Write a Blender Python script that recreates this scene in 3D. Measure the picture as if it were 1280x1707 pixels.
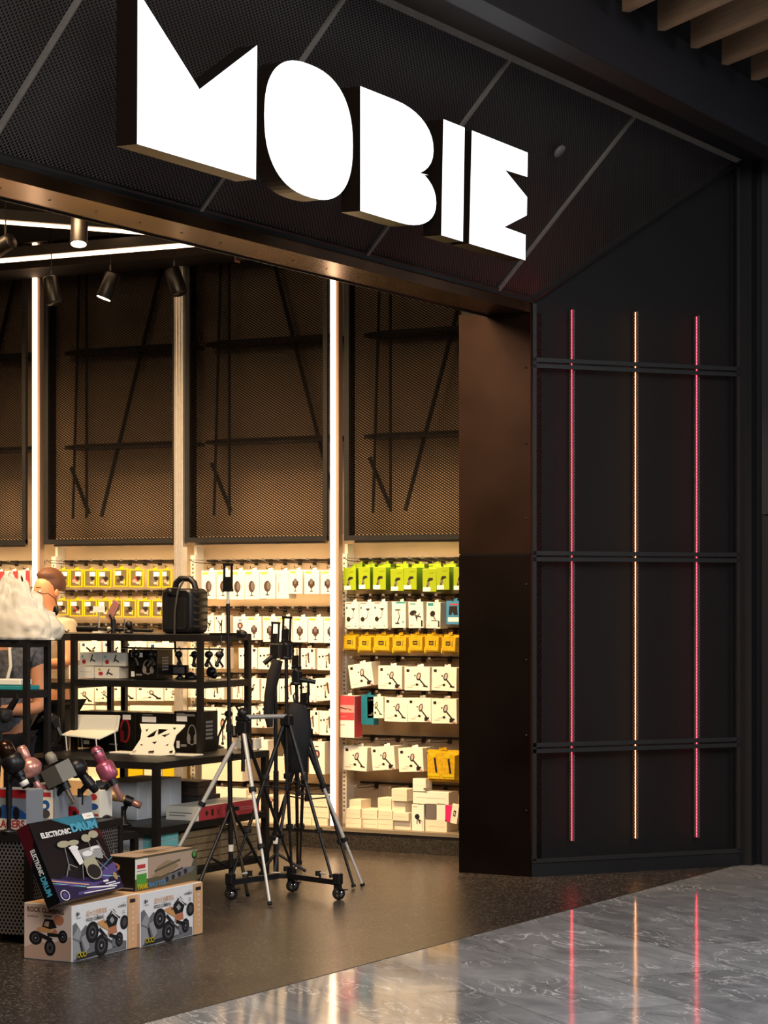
import bpy, math, random
from mathutils import Vector, Matrix, noise
random.seed(7)
for o in list(bpy.data.objects): bpy.data.objects.remove(o)
SC = bpy.context.scene
COL = SC.collection
# ------------------------------------------------------------------ camera, world, light, exposure
# world axes: x = out of the shop into the mall, y = along the shopfront to the right, z = up
F, CX, HY, H = 3850.0, 640.0, 990.0, 1.5
CAM = Vector((5.152, -11.126, H))
RGT = Vector((0.8788, 0.4772, 0)); FWD = Vector((-0.4772, 0.8788, 0))
cd = bpy.data.cameras.new('camera'); cam = bpy.data.objects.new('camera', cd); COL.objects.link(cam)
cam.location = CAM; cam.rotation_euler = (math.pi/2, 0, math.asin(0.4772))
cd.sensor_fit = 'HORIZONTAL'; cd.sensor_width = 36; cd.lens = F/1280*36
cd.shift_y = (HY-853.5)/1280; cd.clip_end = 200
SC.camera = cam
SC.view_settings.view_transform = 'Standard'; SC.view_settings.look = 'None'
SC.view_settings.gamma = 1; SC.view_settings.use_curve_mapping = False
SC.view_settings.exposure = 0.0
w = bpy.data.worlds.new('world'); SC.world = w; w.use_nodes = True
w.node_tree.nodes['Background'].inputs[0].default_value = (0.75, 0.82, 1.0, 1)
w.node_tree.nodes['Background'].inputs[1].default_value = 0.035

def area(name, loc, size, power, color, target=None, spread=math.pi):
    l = bpy.data.lights.new(name, 'AREA'); l.shape = 'RECTANGLE'; l.size, l.size_y = size
    l.energy = power; l.color = color; l.spread = spread
    o = bpy.data.objects.new(name, l); COL.objects.link(o); o.location = loc
    d = (Vector(target)-Vector(loc)) if target else Vector((0, 0, -1))
    o.rotation_euler = d.to_track_quat('-Z', 'Y').to_euler()
    return o
WARM = (1.0, 0.66, 0.34)
# mall ceiling lights (cool-neutral) over the marble, well out of view
area('mall_light', (4.6, -3.0, 3.95), (1.6, 6.0), 300, (0.96, 0.97, 1.0), (3.2, -2.6, 0))
area('mall_light', (7.5, 3.0, 3.95), (3.0, 3.0), 200, (0.96, 0.97, 1.0))
area('mall_light', (4.2, -8.0, 3.95), (2.5, 2.0), 330, (1.0, 0.97, 0.93), (.5, -3.2, 0.2))  # unseen fill added toward the storefront to brighten the floor boxes
# shop downlights (warm) on the ceiling in front of the product wall
area('shop_light', (-1.6, -1.2, 3.70), (2.0, 0.4), 62, WARM, (-1.6, 0.9, .5), spread=1.35)
area('shop_light', (-3.9, -1.2, 3.70), (2.0, 0.4), 62, WARM, (-3.6, 0.9, .5), spread=1.35)
area('shop_light', (-.9, -3.9, 3.70), (1.2, 1.0), 145, (1.0, 0.74, 0.47), (-1.7, -1.2, 0.9))

# ------------------------------------------------------------------ pixel -> place helpers
def at(px, py, Y):
    return CAM + RGT*((px-CX)/F*Y) + FWD*Y + Vector((0, 0, -(py-HY)/F*Y))
def onz(px, py, z): return at(px, py, (H-z)*F/(py-HY))
def onpl(px, py, p0, n):
    d = at(px, py, 1.0)-CAM; t = (Vector(p0)-CAM).dot(Vector(n))/d.dot(Vector(n)); return CAM+d*t
def ony(px, py, y): return onpl(px, py, (0, y, 0), (0, 1, 0))
def onx(px, py, x): return onpl(px, py, (x, 0, 0), (1, 0, 0))
def dep(p): return (Vector(p)-CAM).dot(FWD)

# ------------------------------------------------------------------ materials
def lin(c):
    if isinstance(c, str):
        c = c.lstrip('#'); c = tuple(int(c[i:i+2], 16)/255 for i in (0, 2, 4))
    return tuple((x/12.92 if x <= .04045 else ((x+.055)/1.055)**2.4) for x in c)
MATS = {}
def mat(name, c, rough=.5, metal=0, emit=None, es=0, var=.0, vs=30, bump=0, bs=200, trans=0, ior=1.45, coat=0, spec=.5):
    if name in MATS: return MATS[name]
    m = bpy.data.materials.new(name); m.use_nodes = True; nt = m.node_tree; b = nt.nodes['Principled BSDF']
    c = lin(c) if isinstance(c, str) else c
    b.inputs['Base Color'].default_value = (*c, 1); b.inputs['Roughness'].default_value = rough
    b.inputs['Metallic'].default_value = metal; b.inputs['IOR'].default_value = ior
    b.inputs['Transmission Weight'].default_value = trans; b.inputs['Coat Weight'].default_value = coat
    b.inputs['Specular IOR Level'].default_value = spec
    if emit:
        e = lin(emit) if isinstance(emit, str) else emit
        b.inputs['Emission Color'].default_value = (*e, 1); b.inputs['Emission Strength'].default_value = es
    if var or bump:
        tc = nt.nodes.new('ShaderNodeTexCoord'); n = nt.nodes.new('ShaderNodeTexNoise'); n.inputs['Scale'].default_value = vs
        nt.links.new(tc.outputs['Object'], n.inputs['Vector'])
        if var:
            mp = nt.nodes.new('ShaderNodeMapRange'); mp.inputs['To Min'].default_value = 1-var; mp.inputs['To Max'].default_value = 1+var
            mp.inputs['From Min'].default_value = .3; mp.inputs['From Max'].default_value = .7
            nt.links.new(n.outputs['Fac'], mp.inputs['Value'])
            mx = nt.nodes.new('ShaderNodeVectorMath'); mx.operation = 'SCALE'; mx.inputs[0].default_value = c
            nt.links.new(mp.outputs[0], mx.inputs['Scale']); nt.links.new(mx.outputs[0], b.inputs['Base Color'])
        if bump:
            n2 = nt.nodes.new('ShaderNodeTexNoise'); n2.inputs['Scale'].default_value = bs
            nt.links.new(tc.outputs['Object'], n2.inputs['Vector'])
            bp = nt.nodes.new('ShaderNodeBump'); bp.inputs['Strength'].default_value = bump; bp.inputs['Distance'].default_value = .002
            nt.links.new(n2.outputs['Fac'], bp.inputs['Height']); nt.links.new(bp.outputs[0], b.inputs['Normal'])
    MATS[name] = m; return m

def perf(name, c, a, b, r, rough=.5, metal=.6):
    """perforated sheet: staggered round holes cut through a metal sheet (UV in metres)"""
    m = bpy.data.materials.new(name); m.use_nodes = True; nt = m.node_tree; P = nt.nodes['Principled BSDF']
    P.inputs['Base Color'].default_value = (*lin(c), 1); P.inputs['Roughness'].default_value = rough; P.inputs['Metallic'].default_value = metal
    uv = nt.nodes.new('ShaderNodeUVMap'); sp = nt.nodes.new('ShaderNodeSeparateXYZ'); nt.links.new(uv.outputs[0], sp.inputs[0])
    def M(op, x, y=None, z=None):
        n = nt.nodes.new('ShaderNodeMath'); n.operation = op
        for i, q in enumerate((x, y, z)):
            if q is None: continue
            if isinstance(q, (int, float)): n.inputs[i].default_value = q
            else: nt.links.new(q, n.inputs[i])
        return n.outputs[0]
    ds = []
    for off in (0, .5):
        fx = M('SUBTRACT', M('FRACT', M('ADD', M('DIVIDE', sp.outputs[0], a), off)), .5)
        fy = M('SUBTRACT', M('FRACT', M('ADD', M('DIVIDE', sp.outputs[1], b), off)), .5)
        fx = M('MULTIPLY', fx, a); fy = M('MULTIPLY', fy, b)
        ds.append(M('SQRT', M('ADD', M('MULTIPLY', fx, fx), M('MULTIPLY', fy, fy))))
    hole = M('LESS_THAN', M('MINIMUM', ds[0], ds[1]), r)
    tr = nt.nodes.new('ShaderNodeBsdfTransparent'); mx = nt.nodes.new('ShaderNodeMixShader')
    nt.links.new(hole, mx.inputs[0]); nt.links.new(P.outputs[0], mx.inputs[1]); nt.links.new(tr.outputs[0], mx.inputs[2])
    nt.links.new(mx.outputs[0], nt.nodes['Material Output'].inputs['Surface'])
    MATS[name] = m; return m

BLK = mat('black_paint', '#141315', .45, var=.15, vs=8)
DEEP = mat('deep_black', '#08080a', .7)
FRAME = mat('dark_frame', '#2b2a2a', .4, .3, var=.1)
TRIM = mat('grey_trim', '#77716a', .45, .2, var=.1)
SHELF = mat('shelf_black', '#1f1c1b', .45, .2, var=.2, vs=20)
ALU = mat('aluminium', '#cfc9c0', .35, .7, var=.05)
WHITE = mat('white_metal', '#e9e2d4', .45, 0, var=.04, vs=6)
PLW = mat('white_plastic', '#f1efe8', .35)
PLB = mat('black_plastic', '#161517', .38, var=.1)
RUB = mat('rubber', '#0d0d0d', .7)
CHR = mat('chrome', '#d8d8d8', .15, 1)
SIL = mat('silver_leg', '#dedbd6', .3, .35)

# ------------------------------------------------------------------ mesh builder
def text_polys(s, off=0.0, spacing=1.0):
    c = bpy.data.curves.new('t', 'FONT'); c.body = s; c.size = 1; c.offset = off; c.space_character = spacing
    c.resolution_u = 3
    o = bpy.data.objects.new('t', c); COL.objects.link(o)
    dg = bpy.context.evaluated_depsgraph_get(); me = o.evaluated_get(dg).to_mesh()
    vs = [(v.co.x, v.co.y) for v in me.vertices]; fs = [tuple(p.vertices) for p in me.polygons]
    o.evaluated_get(dg).to_mesh_clear(); bpy.data.objects.remove(o); bpy.data.curves.remove(c)
    return vs, fs
TXT = {}
class MB:
    def __init__(s): s.v = []; s.f = []; s.m = []; s.sm = []; s.mats = []; s.uv = {}
    def mi(s, m):
        if m not in s.mats: s.mats.append(m)
        return s.mats.index(m)
    def add(s, vs, fs, m, smooth=False):
        b = len(s.v); s.v += [Vector(p) for p in vs]; k = s.mi(m)
        for f in fs: s.f.append(tuple(b+i for i in f)); s.m.append(k); s.sm.append(smooth)
        return s
    def poly(s, pts, m, uv=None):
        if uv: s.uv[len(s.f)] = uv
        return s.add(pts, [tuple(range(len(pts)))], m)
    def hexa(s, p, m):   # 8 points: bottom ring 0-3 ccw, top ring 4-7
        return s.add(p, [(3, 2, 1, 0), (4, 5, 6, 7), (0, 1, 5, 4), (1, 2, 6, 5), (2, 3, 7, 6), (3, 0, 4, 7)], m)
    def box(s, x0, x1, y0, y1, z0, z1, m):
        return s.hexa([(x0, y0, z0), (x1, y0, z0), (x1, y1, z0), (x0, y1, z0), (x0, y0, z1), (x1, y0, z1), (x1, y1, z1), (x0, y1, z1)], m)
    def rbox(s, x0, x1, y0, y1, z0, z1, r, m):  # box with chamfered edges all round
        vs = []; fs = []
        xs = (x0, x1); ys = (y0, y1); zs = (z0, z1)
        def vid(i, j, k, ax):
            p = [xs[i], ys[j], zs[k]]; sg = [1 if q == 0 else -1 for q in (i, j, k)]
            for a in range(3):
                if a != ax: p[a] += sg[a]*r
            return p
        idx = {}
        for i in (0, 1):
            for j in (0, 1):
                for k in (0, 1):
                    for ax in range(3): idx[(i, j, k, ax)] = len(vs); vs.append(vid(i, j, k, ax))
        for ax in range(3):
            o1, o2 = [a for a in range(3) if a != ax]
            for e in (0, 1):
                q = []
                for a, b in ((0, 0), (1, 0), (1, 1), (0, 1)):
                    t = [0, 0, 0]; t[ax] = e; t[o1] = a; t[o2] = b; q.append(idx[(*t, ax)])
                fs.append(tuple(q))
            for a in (0, 1):
                for b in (0, 1):
                    t0 = [0, 0, 0]; t1 = [0, 0, 0]; t1[ax] = 1
                    t0[o1] = t1[o1] = a; t0[o2] = t1[o2] = b
                    fs.append((idx[(*t0, o1)], idx[(*t1, o1)], idx[(*t1, o2)], idx[(*t0, o2)]))
        for i in (0, 1):
            for j in (0, 1):
                for k in (0, 1): fs.append((idx[(i, j, k, 0)], idx[(i, j, k, 1)], idx[(i, j, k, 2)]))
        return s.add(vs, fs, m)
    def bar(s, p0, p1, w, h, m, up=(0, 0, 1)):   # rectangular bar between two points
        p0 = Vector(p0); p1 = Vector(p1); d = (p1-p0).normalized(); u = Vector(up)
        if abs(d.dot(u)) > .98: u = Vector((1, 0, 0))
        a = d.cross(u).normalized()*w/2; b = a.cross(d).normalized()*h/2
        return s.hexa([p0-a-b, p1-a-b, p1+a-b, p0+a-b, p0-a+b, p1-a+b, p1+a+b, p0+a+b], m)
    def tube(s, p0, p1, r0, m, r1=None, n=10):
        return s.path([p0, p1], [r0, r0 if r1 is None else r1], m, n)
    def path(s, pts, r, m, n=8, smooth=True, caps=True):
        pts = [Vector(p) for p in pts]; rs = r if isinstance(r, (list, tuple)) else [r]*len(pts)
        vs = []; fs = []; ref = None
        for i, p in enumerate(pts):
            d = (pts[min(i+1, len(pts)-1)]-pts[max(i-1, 0)])
            d = d.normalized() if d.length > 1e-9 else Vector((0, 0, 1))
            if ref is None: ref = Vector((0, 0, 1)) if abs(d.z) < .9 else Vector((1, 0, 0))
            a = d.cross(ref).normalized(); b = a.cross(d).normalized(); ref = b
            for k in range(n):
                t = 2*math.pi*k/n; vs.append(p+a*math.cos(t)*rs[i]+b*math.sin(t)*rs[i])
        for i in range(len(pts)-1):
            for k in range(n): fs.append((i*n+k, i*n+(k+1) % n, (i+1)*n+(k+1) % n, (i+1)*n+k))
        s.add(vs, fs, m, smooth)
        if caps: s.add(vs[:n], [tuple(range(n))[::-1]], m); s.add(vs[-n:], [tuple(range(n))], m)
        return s
    def lathe(s, prof, m, M=None, n=16, smooth=True):
        M = M or Matrix(); vs = []; fs = []
        for r, z in prof:
            for k in range(n):
                t = 2*math.pi*k/n; vs.append(M @ Vector((r*math.cos(t), r*math.sin(t), z)))
        for i in range(len(prof)-1):
            for k in range(n): fs.append((i*n+k, i*n+(k+1) % n, (i+1)*n+(k+1) % n, (i+1)*n+k))
        fs.append(tuple(range(n))[::-1]); L = (len(prof)-1)*n; fs.append(tuple(L+k for k in range(n)))
        return s.add(vs, fs, m, smooth)
    def ball(s, c, r, m, n=14, sc=(1, 1, 1)):
        c = Vector(c); pr = [(max(r*math.sin(math.pi*i/(n//2)), 1e-4), -r*math.cos(math.pi*i/(n//2))) for i in range(n//2+1)]
        M = Matrix.Translation(c) @ Matrix.Diagonal((*sc, 1)); return s.lathe(pr, m, M, n)
    def prism(s, front, back, m, mside=None, cap=True):
        n = len(front)
        if cap: s.poly(front, m); s.poly(list(back)[::-1], mside or m)
        vs = list(front)+list(back)
        return s.add(vs, [(i, n+i, n+(i+1) % n, (i+1) % n) for i in range(n)], mside or m)
    # --- printing on a face: o origin (lower left), u and v full-length vectors
    def prints(s, o, u, v, prims, lift=.0006):
        o = Vector(o); u = Vector(u); v = Vector(v); nn = u.cross(v).normalized(); asp = v.length/u.length
        k = 0
        def P(a, b): return o+u*a+v*b+nn*(lift*(1+k*.35))
        for pr in prims:
            t = pr[0]
            if t == 'R': _, x0, y0, x1, y1, m = pr; s.poly([P(x0, y0), P(x1, y0), P(x1, y1), P(x0, y1)], m)
            elif t == 'P': s.poly([P(a, b) for a, b in pr[1]], pr[2])
            elif t == 'E':
                _, x, y, rx, ry, m = pr[:6]; an = pr[6] if len(pr) > 6 else 0; N = 16; q = []
                for i in range(N):
                    a, b = rx*math.cos(i*2*math.pi/N), ry*math.sin(i*2*math.pi/N)*asp
                    q.append(P(x+a*math.cos(an)-b*math.sin(an), y+(a*math.sin(an)+b*math.cos(an))/asp))
                s.poly(q, m)
            elif t == 'O':
                _, x, y, rx, ry, wd, m = pr; N = 18
                for i in range(N):
                    q = []
                    for j, e in ((i, 0), (i+1, 0), (i+1, 1), (i, 1)):
                        c, d = math.cos(j*2*math.pi/N), math.sin(j*2*math.pi/N)
                        q.append(P(x+c*(rx-wd*e), y+d*(ry-wd*e/asp)))
                    s.poly(q, m)
            elif t == 'L':
                _, x0, y0, x1, y1, wd, m = pr; dx, dy = x1-x0, (y1-y0)*asp; L = math.hypot(dx, dy) or 1
                ax, ay = -dy/L*wd/2, dx/L*wd/2/asp
                s.poly([P(x0-ax, y0-ay), P(x1-ax, y1-ay), P(x1+ax, y1+ay), P(x0+ax, y0+ay)], m)
            elif t == 'T':
                _, x0, y0, x1, y1, st, m = pr[:7]; off = pr[7] if len(pr) > 7 else 0
                if (st, off) not in TXT: TXT[(st, off)] = text_polys(st, off)
                vs, fs = TXT[(st, off)]
                if vs:
                    ax0 = min(a for a, b in vs); ax1 = max(a for a, b in vs); ay0 = min(b for a, b in vs); ay1 = max(b for a, b in vs)
                    sk = pr[8] if len(pr) > 8 else 0
                    s.add([P(x0+(a-ax0)/(ax1-ax0)*(x1-x0), y0+(b-ay0)/max(ay1-ay0, 1e-6)*(y1-y0)+sk*(a-ax0)/(ax1-ax0)) for a, b in vs], fs, m)
            k += 1
        return s
    def build(s, name, parent=None, bevel=0, kind=None, label=None):
        me = bpy.data.meshes.new(name); me.from_pydata([tuple(p) for p in s.v], [], s.f); 
        for m in s.mats: me.materials.append(m)
        for p, k, q in zip(me.polygons, s.m, s.sm): p.material_index = k; p.use_smooth = q
        if s.uv:
            ul = me.uv_layers.new(name='UVMap')
            for fi, uvs in s.uv.items():
                for li, q in zip(me.polygons[fi].loop_indices, uvs): ul.data[li].uv = q
        me.update()
        o = bpy.data.objects.new(name, me); COL.objects.link(o)
        if parent: o.parent = parent
        if bevel:
            b = o.modifiers.new('bevel', 'BEVEL'); b.width = bevel; b.segments = 2; b.limit_method = 'ANGLE'
        if kind: o['kind'] = kind
        if label: o['label'] = label
        return o
def tag(o, label, cat, group=None, kind=None):
    o['label'] = label; o['category'] = cat
    if group: o['group'] = group
    if kind: o['kind'] = kind
    return o
def thing(name, loc, label, cat, group=None, rz=0):
    o = bpy.data.objects.new(name, None); o.empty_display_size = .05; COL.objects.link(o); o.location = loc; o.rotation_euler = (0, 0, rz)
    return tag(o, label, cat, group)
def dup(o, loc=None, rz=None, label=None, group=None):
    c = o.copy(); COL.objects.link(c)
    if loc is not None: c.location = loc
    if rz is not None: c.rotation_euler = (0, 0, rz)
    if label: c['label'] = label
    if group: c['group'] = group
    for ch in [q for q in CH.get(o.name, [])]:
        d = ch.copy(); COL.objects.link(d); d.parent = c
        for g in CH.get(ch.name, []):
            e = g.copy(); COL.objects.link(e); e.parent = d
    return c
CH = {}
def remember(o):
    CH[o.name] = [q for q in bpy.data.objects if q.parent == o]
    for q in CH[o.name]: CH[q.name] = [r for r in bpy.data.objects if r.parent == q]
ORD = ['first', 'second', 'third', 'fourth', 'fifth', 'sixth', 'seventh', 'eighth', 'ninth', 'tenth', 'eleventh', 'twelfth', 'thirteenth', 'fourteenth']
# ================================================================== STRUCTURE
# --- floor materials
def terrazzo():
    m = bpy.data.materials.new('terrazzo'); m.use_nodes = True; nt = m.node_tree; b = nt.nodes['Principled BSDF']
    tc = nt.nodes.new('ShaderNodeTexCoord'); v = nt.nodes.new('ShaderNodeTexVoronoi'); v.inputs['Scale'].default_value = 125
    n = nt.nodes.new('ShaderNodeTexNoise'); n.inputs['Scale'].default_value = 2.2; n.inputs['Detail'].default_value = 4
    nt.links.new(tc.outputs['Object'], v.inputs['Vector']); nt.links.new(tc.outputs['Object'], n.inputs['Vector'])
    cr = nt.nodes.new('ShaderNodeValToRGB'); sx = nt.nodes.new('ShaderNodeSeparateXYZ'); nt.links.new(v.outputs['Color'], sx.inputs[0])
    nt.links.new(sx.outputs[0], cr.inputs[0]); cr.color_ramp.interpolation = 'CONSTANT'
    cr.color_ramp.elements[0].color = (.026, .020, .017, 1); cr.color_ramp.elements[1].position = .72; cr.color_ramp.elements[1].color = (.055, .043, .036, 1)
    e = cr.color_ramp.elements.new(.9); e.color = (.17, .14, .115, 1)
    nt.links.new(cr.outputs[0], b.inputs['Base Color'])
    mr = nt.nodes.new('ShaderNodeMapRange'); mr.inputs['To Min'].default_value = .29; mr.inputs['To Max'].default_value = .36
    nt.links.new(n.outputs['Fac'], mr.inputs['Value']); nt.links.new(mr.outputs[0], b.inputs['Roughness'])
    b.inputs['Specular IOR Level'].default_value = .6
    n2 = nt.nodes.new('ShaderNodeTexNoise'); n2.inputs['Scale'].default_value = 14; nt.links.new(tc.outputs['Object'], n2.inputs['Vector'])
    bp = nt.nodes.new('ShaderNodeBump'); bp.inputs['Strength'].default_value = .05; bp.inputs['Distance'].default_value = .004
    nt.links.new(n2.outputs['Fac'], bp.inputs['Height']); nt.links.new(bp.outputs[0], b.inputs['Normal'])
    return m
def marble():
    m = bpy.data.materials.new('marble_tiles'); m.use_nodes = True; nt = m.node_tree; b = nt.nodes['Principled BSDF']
    N = nt.nodes.new; L = nt.links.new
    tc = N('ShaderNodeTexCoord'); mp = N('ShaderNodeMapping'); mp.inputs['Rotation'].default_value = (0, 0, math.radians(38)); L(tc.outputs['Object'], mp.inputs[0])
    br = N('ShaderNodeTexBrick'); br.inputs['Scale'].default_value = 1; br.inputs['Brick Width'].default_value = 1.2; br.inputs['Row Height'].default_value = .6
    br.inputs['Mortar Size'].default_value = .0015; br.inputs['Color1'].default_value = (.0, .0, .0, 1); br.inputs['Color2'].default_value = (1, 1, 1, 1); br.inputs['Mortar'].default_value = (.5, .5, .5, 1)
    L(mp.outputs[0], br.inputs['Vector'])
    off = N('ShaderNodeVectorMath'); off.operation = 'MULTIPLY_ADD'; L(br.outputs['Color'], off.inputs[0]); off.inputs[1].default_value = (7, 3, 5); L(mp.outputs[0], off.inputs[2])
    n1 = N('ShaderNodeTexNoise'); n1.inputs['Scale'].default_value = 1.6; n1.inputs['Detail'].default_value = 8; n1.inputs['Roughness'].default_value = .62; n1.inputs['Distortion'].default_value = 1.2
    mps = N('ShaderNodeMapping'); mps.inputs['Scale'].default_value = (1, 2.6, 1); mps.inputs['Rotation'].default_value = (0, 0, .5); L(off.outputs[0], mps.inputs[0]); L(mps.outputs[0], n1.inputs['Vector'])
    c1 = N('ShaderNodeValToRGB'); L(n1.outputs['Fac'], c1.inputs[0]); c1.color_ramp.elements[0].position = .3; c1.color_ramp.elements[0].color = (.20, .20, .21, 1)
    c1.color_ramp.elements[1].position = .72; c1.color_ramp.elements[1].color = (.46, .46, .47, 1)
    # thin veins: ridge of a noise
    n2 = N('ShaderNodeTexNoise'); n2.inputs['Scale'].default_value = 2.1; n2.inputs['Detail'].default_value = 6; n2.inputs['Distortion'].default_value = 2.2; L(mps.outputs[0], n2.inputs['Vector'])
    a = N('ShaderNodeMath'); a.operation = 'SUBTRACT'; L(n2.outputs['Fac'], a.inputs[0]); a.inputs[1].default_value = .5
    a2 = N('ShaderNodeMath'); a2.operation = 'ABSOLUTE'; L(a.outputs[0], a2.inputs[0])
    mr = N('ShaderNodeMapRange'); mr.inputs['From Min'].default_value = 0; mr.inputs['From Max'].default_value = .018; mr.inputs['To Min'].default_value = 1; mr.inputs['To Max'].default_value = 0; L(a2.outputs[0], mr.inputs[0])
    n3 = N('ShaderNodeTexNoise'); n3.inputs['Scale'].default_value = 2.7; L(off.outputs[0], n3.inputs['Vector'])
    mr3 = N('ShaderNodeMapRange'); mr3.inputs['From Min'].default_value = .42; mr3.inputs['From Max'].default_value = .6; L(n3.outputs['Fac'], mr3.inputs[0])
    mm = N('ShaderNodeMath'); mm.operation = 'MULTIPLY'; L(mr.outputs[0], mm.inputs[0]); L(mr3.outputs[0], mm.inputs[1])
    mx = N('ShaderNodeMixRGB'); mx.inputs[2].default_value = (.9, .9, .9, 1); L(mm.outputs[0], mx.inputs[0]); L(c1.outputs[0], mx.inputs[1])
    # per-tile tone and joints
    hs = N('ShaderNodeMixRGB'); hs.blend_type = 'MULTIPLY'; hs.inputs[0].default_value = 1
    rr = N('ShaderNodeMapRange'); rr.inputs['To Min'].default_value = .82; rr.inputs['To Max'].default_value = 1.08; L(br.outputs['Color'], rr.inputs[0])
    L(mx.outputs[0], hs.inputs[1]); L(rr.outputs[0], hs.inputs[2])
    jn = N('ShaderNodeMixRGB'); jn.inputs[2].default_value = (.07, .07, .07, 1); L(br.outputs['Fac'], jn.inputs[0]); L(hs.outputs[0], jn.inputs[1])
    L(jn.outputs[0], b.inputs['Base Color']); b.inputs['Roughness'].default_value = .09
    nb = N('ShaderNodeTexNoise'); nb.inputs['Scale'].default_value = 5; L(tc.outputs['Object'], nb.inputs['Vector'])
    bp = N('ShaderNodeBump'); bp.inputs['Strength'].default_value = .06; bp.inputs['Distance'].default_value = .01; L(nb.outputs['Fac'], bp.inputs['Height']); L(bp.outputs[0], b.inputs['Normal'])
    return m
TERR = terrazzo(); MARB = marble()
e0 = onz(400, 1663, 0); e1 = onz(1225, 1443, 0); sl = (e1.x-e0.x)/(e1.y-e0.y)
def lease(y): return e0.x+(y-e0.y)*sl
m = MB(); y0, y1 = -9.2, 1.6
m.hexa([(-7, y0, -.1), (lease(y0), y0, -.1), (lease(y1), y1, -.1), (-7, y1, -.1), (-7, y0, 0), (lease(y0), y0, 0), (lease(y1), y1, 0), (-7, y1, 0)], TERR)
m.build('floor', kind='structure')
m = MB(); ya, yb = -13, 9
m.hexa([(lease(ya), ya, -.1), (11, ya, -.1), (11, yb, -.1), (lease(yb), yb, -.1), (lease(ya), ya, 0), (11, ya, 0), (11, yb, 0), (lease(yb), yb, 0)], MARB)
m.build('floor', kind='structure')
m = MB(); BR = mat('brass_strip', '#6a5f50', .35, .8)
m.bar((lease(y0), y0, .0), (lease(y1), y1, .0), .006, .004, BR); m.build('trim_floor', kind='structure')

# --- shop shell
WALLB = mat('wall_back_panel', '#b9a184', .7, var=.05, vs=3)
WALLU = mat('wall_upper', '#8f7963', .8, var=.12, vs=2.5)
YW = 1.02      # back of the product wall
m = MB(); m.box(-7, .3, YW, YW+.12, 0, 1.86, WALLB); m.box(-7, .3, YW, YW+.12, 1.86, 3.9, WALLU); m.build('wall_right', kind='structure')
m = MB(); m.box(-7.12, -7, -9.2, 1.14, 0, 3.9, WALLU); m.build('wall_back', kind='structure')
m = MB(); m.box(-7, 0, -9.32, -9.2, 0, 3.9, BLK); m.build('wall_left', kind='structure')
m = MB(); m.box(-7.12, -.02, -9.3, 1.14, 3.86, 3.96, mat('ceiling_black', '#0d0c0c', .8)); m.build('ceiling', kind='structure')
# plinth under the product wall
KICK = mat('plinth_granite', '#2c2824', .5, var=.9, vs=130)
KT = .127; m = MB(); m.box(-6.9, -.1, .674, YW, 0, KT-.02, KICK); m.box(-6.9, -.1, .664, YW, KT-.02, KT, mat('plinth_top', '#7d7362', .5)); m.build('baseboard_right', kind='structure')
# pillar of blackened steel in two plates, reflected brown glow painted into the upper one
STEEL = mat('blackened_steel_glow', '#35241c', .36, .75, var=.35, vs=2.2, bump=.25, bs=5)
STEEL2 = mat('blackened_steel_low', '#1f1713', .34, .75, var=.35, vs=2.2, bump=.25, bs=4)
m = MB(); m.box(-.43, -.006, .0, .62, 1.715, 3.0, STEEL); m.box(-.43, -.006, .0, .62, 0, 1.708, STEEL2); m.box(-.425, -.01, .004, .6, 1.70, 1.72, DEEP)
m.box(-.43, -.3, .03, YW+.1, 0, 3.9, DEEP)
for z in (.35, .75, 1.15, 1.55, 1.9, 2.3, 2.7): m.lathe([(.006, 0), (.006, .002)], BLK, Matrix.Translation((-.03, -.002, z)) @ Matrix.Rotation(math.pi/2, 4, 'X'), 8)
m.build('trim_pillar', kind='structure')
# lintel over the opening: bronze fascia and soffit, dark flange
BRZ = mat('bronze_soffit', '#7a5a40', .22, .9, var=.3, vs=3, bump=.15, bs=3)
m = MB(); m.box(-.26, 0, -9.2, .0, 2.99, 3.05, BRZ); m.box(-.264, -.258, -9.2, .0, 2.982, 3.3, FRAME); m.box(-.004, .012, -9.2, .01, 3.04, 3.062, FRAME)
m.box(-.28, -.24, -9.2, 0, 3.05, 3.9, DEEP)
for i in range(30):
    yy = -.15-i*.3
    m.lathe([(.006, 0), (.006, .003)], BLK, Matrix.Translation((-.13, yy, 2.9885)), 8)
m.build('trim_lintel', kind='structure')

# --- sloping canopy of perforated sheet
PERF = perf('perforated_canopy', '#4c4745', .028, .0175, .0055, .42, .5)
t0 = onpl(645, 0, (0, 0, 3.894), (0, 0, 1)); t1 = onpl(1232, 267, (0, 0, 3.894), (0, 0, 1)); st = (t1.x-t0.x)/(t1.y-t0.y)
ZT, ZB = 3.894, 3.06
def topx(y): return t0.x+(y-t0.y)*st
def cpt(y, f, off=0):   # point on the canopy: f=0 lower edge, f=1 upper edge ; off = towards outside/down
    x = topx(y)*f; z = ZB+(ZT-ZB)*f; return Vector((x+.7*off, y, z-.7*off))
yE = t1.y
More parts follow.
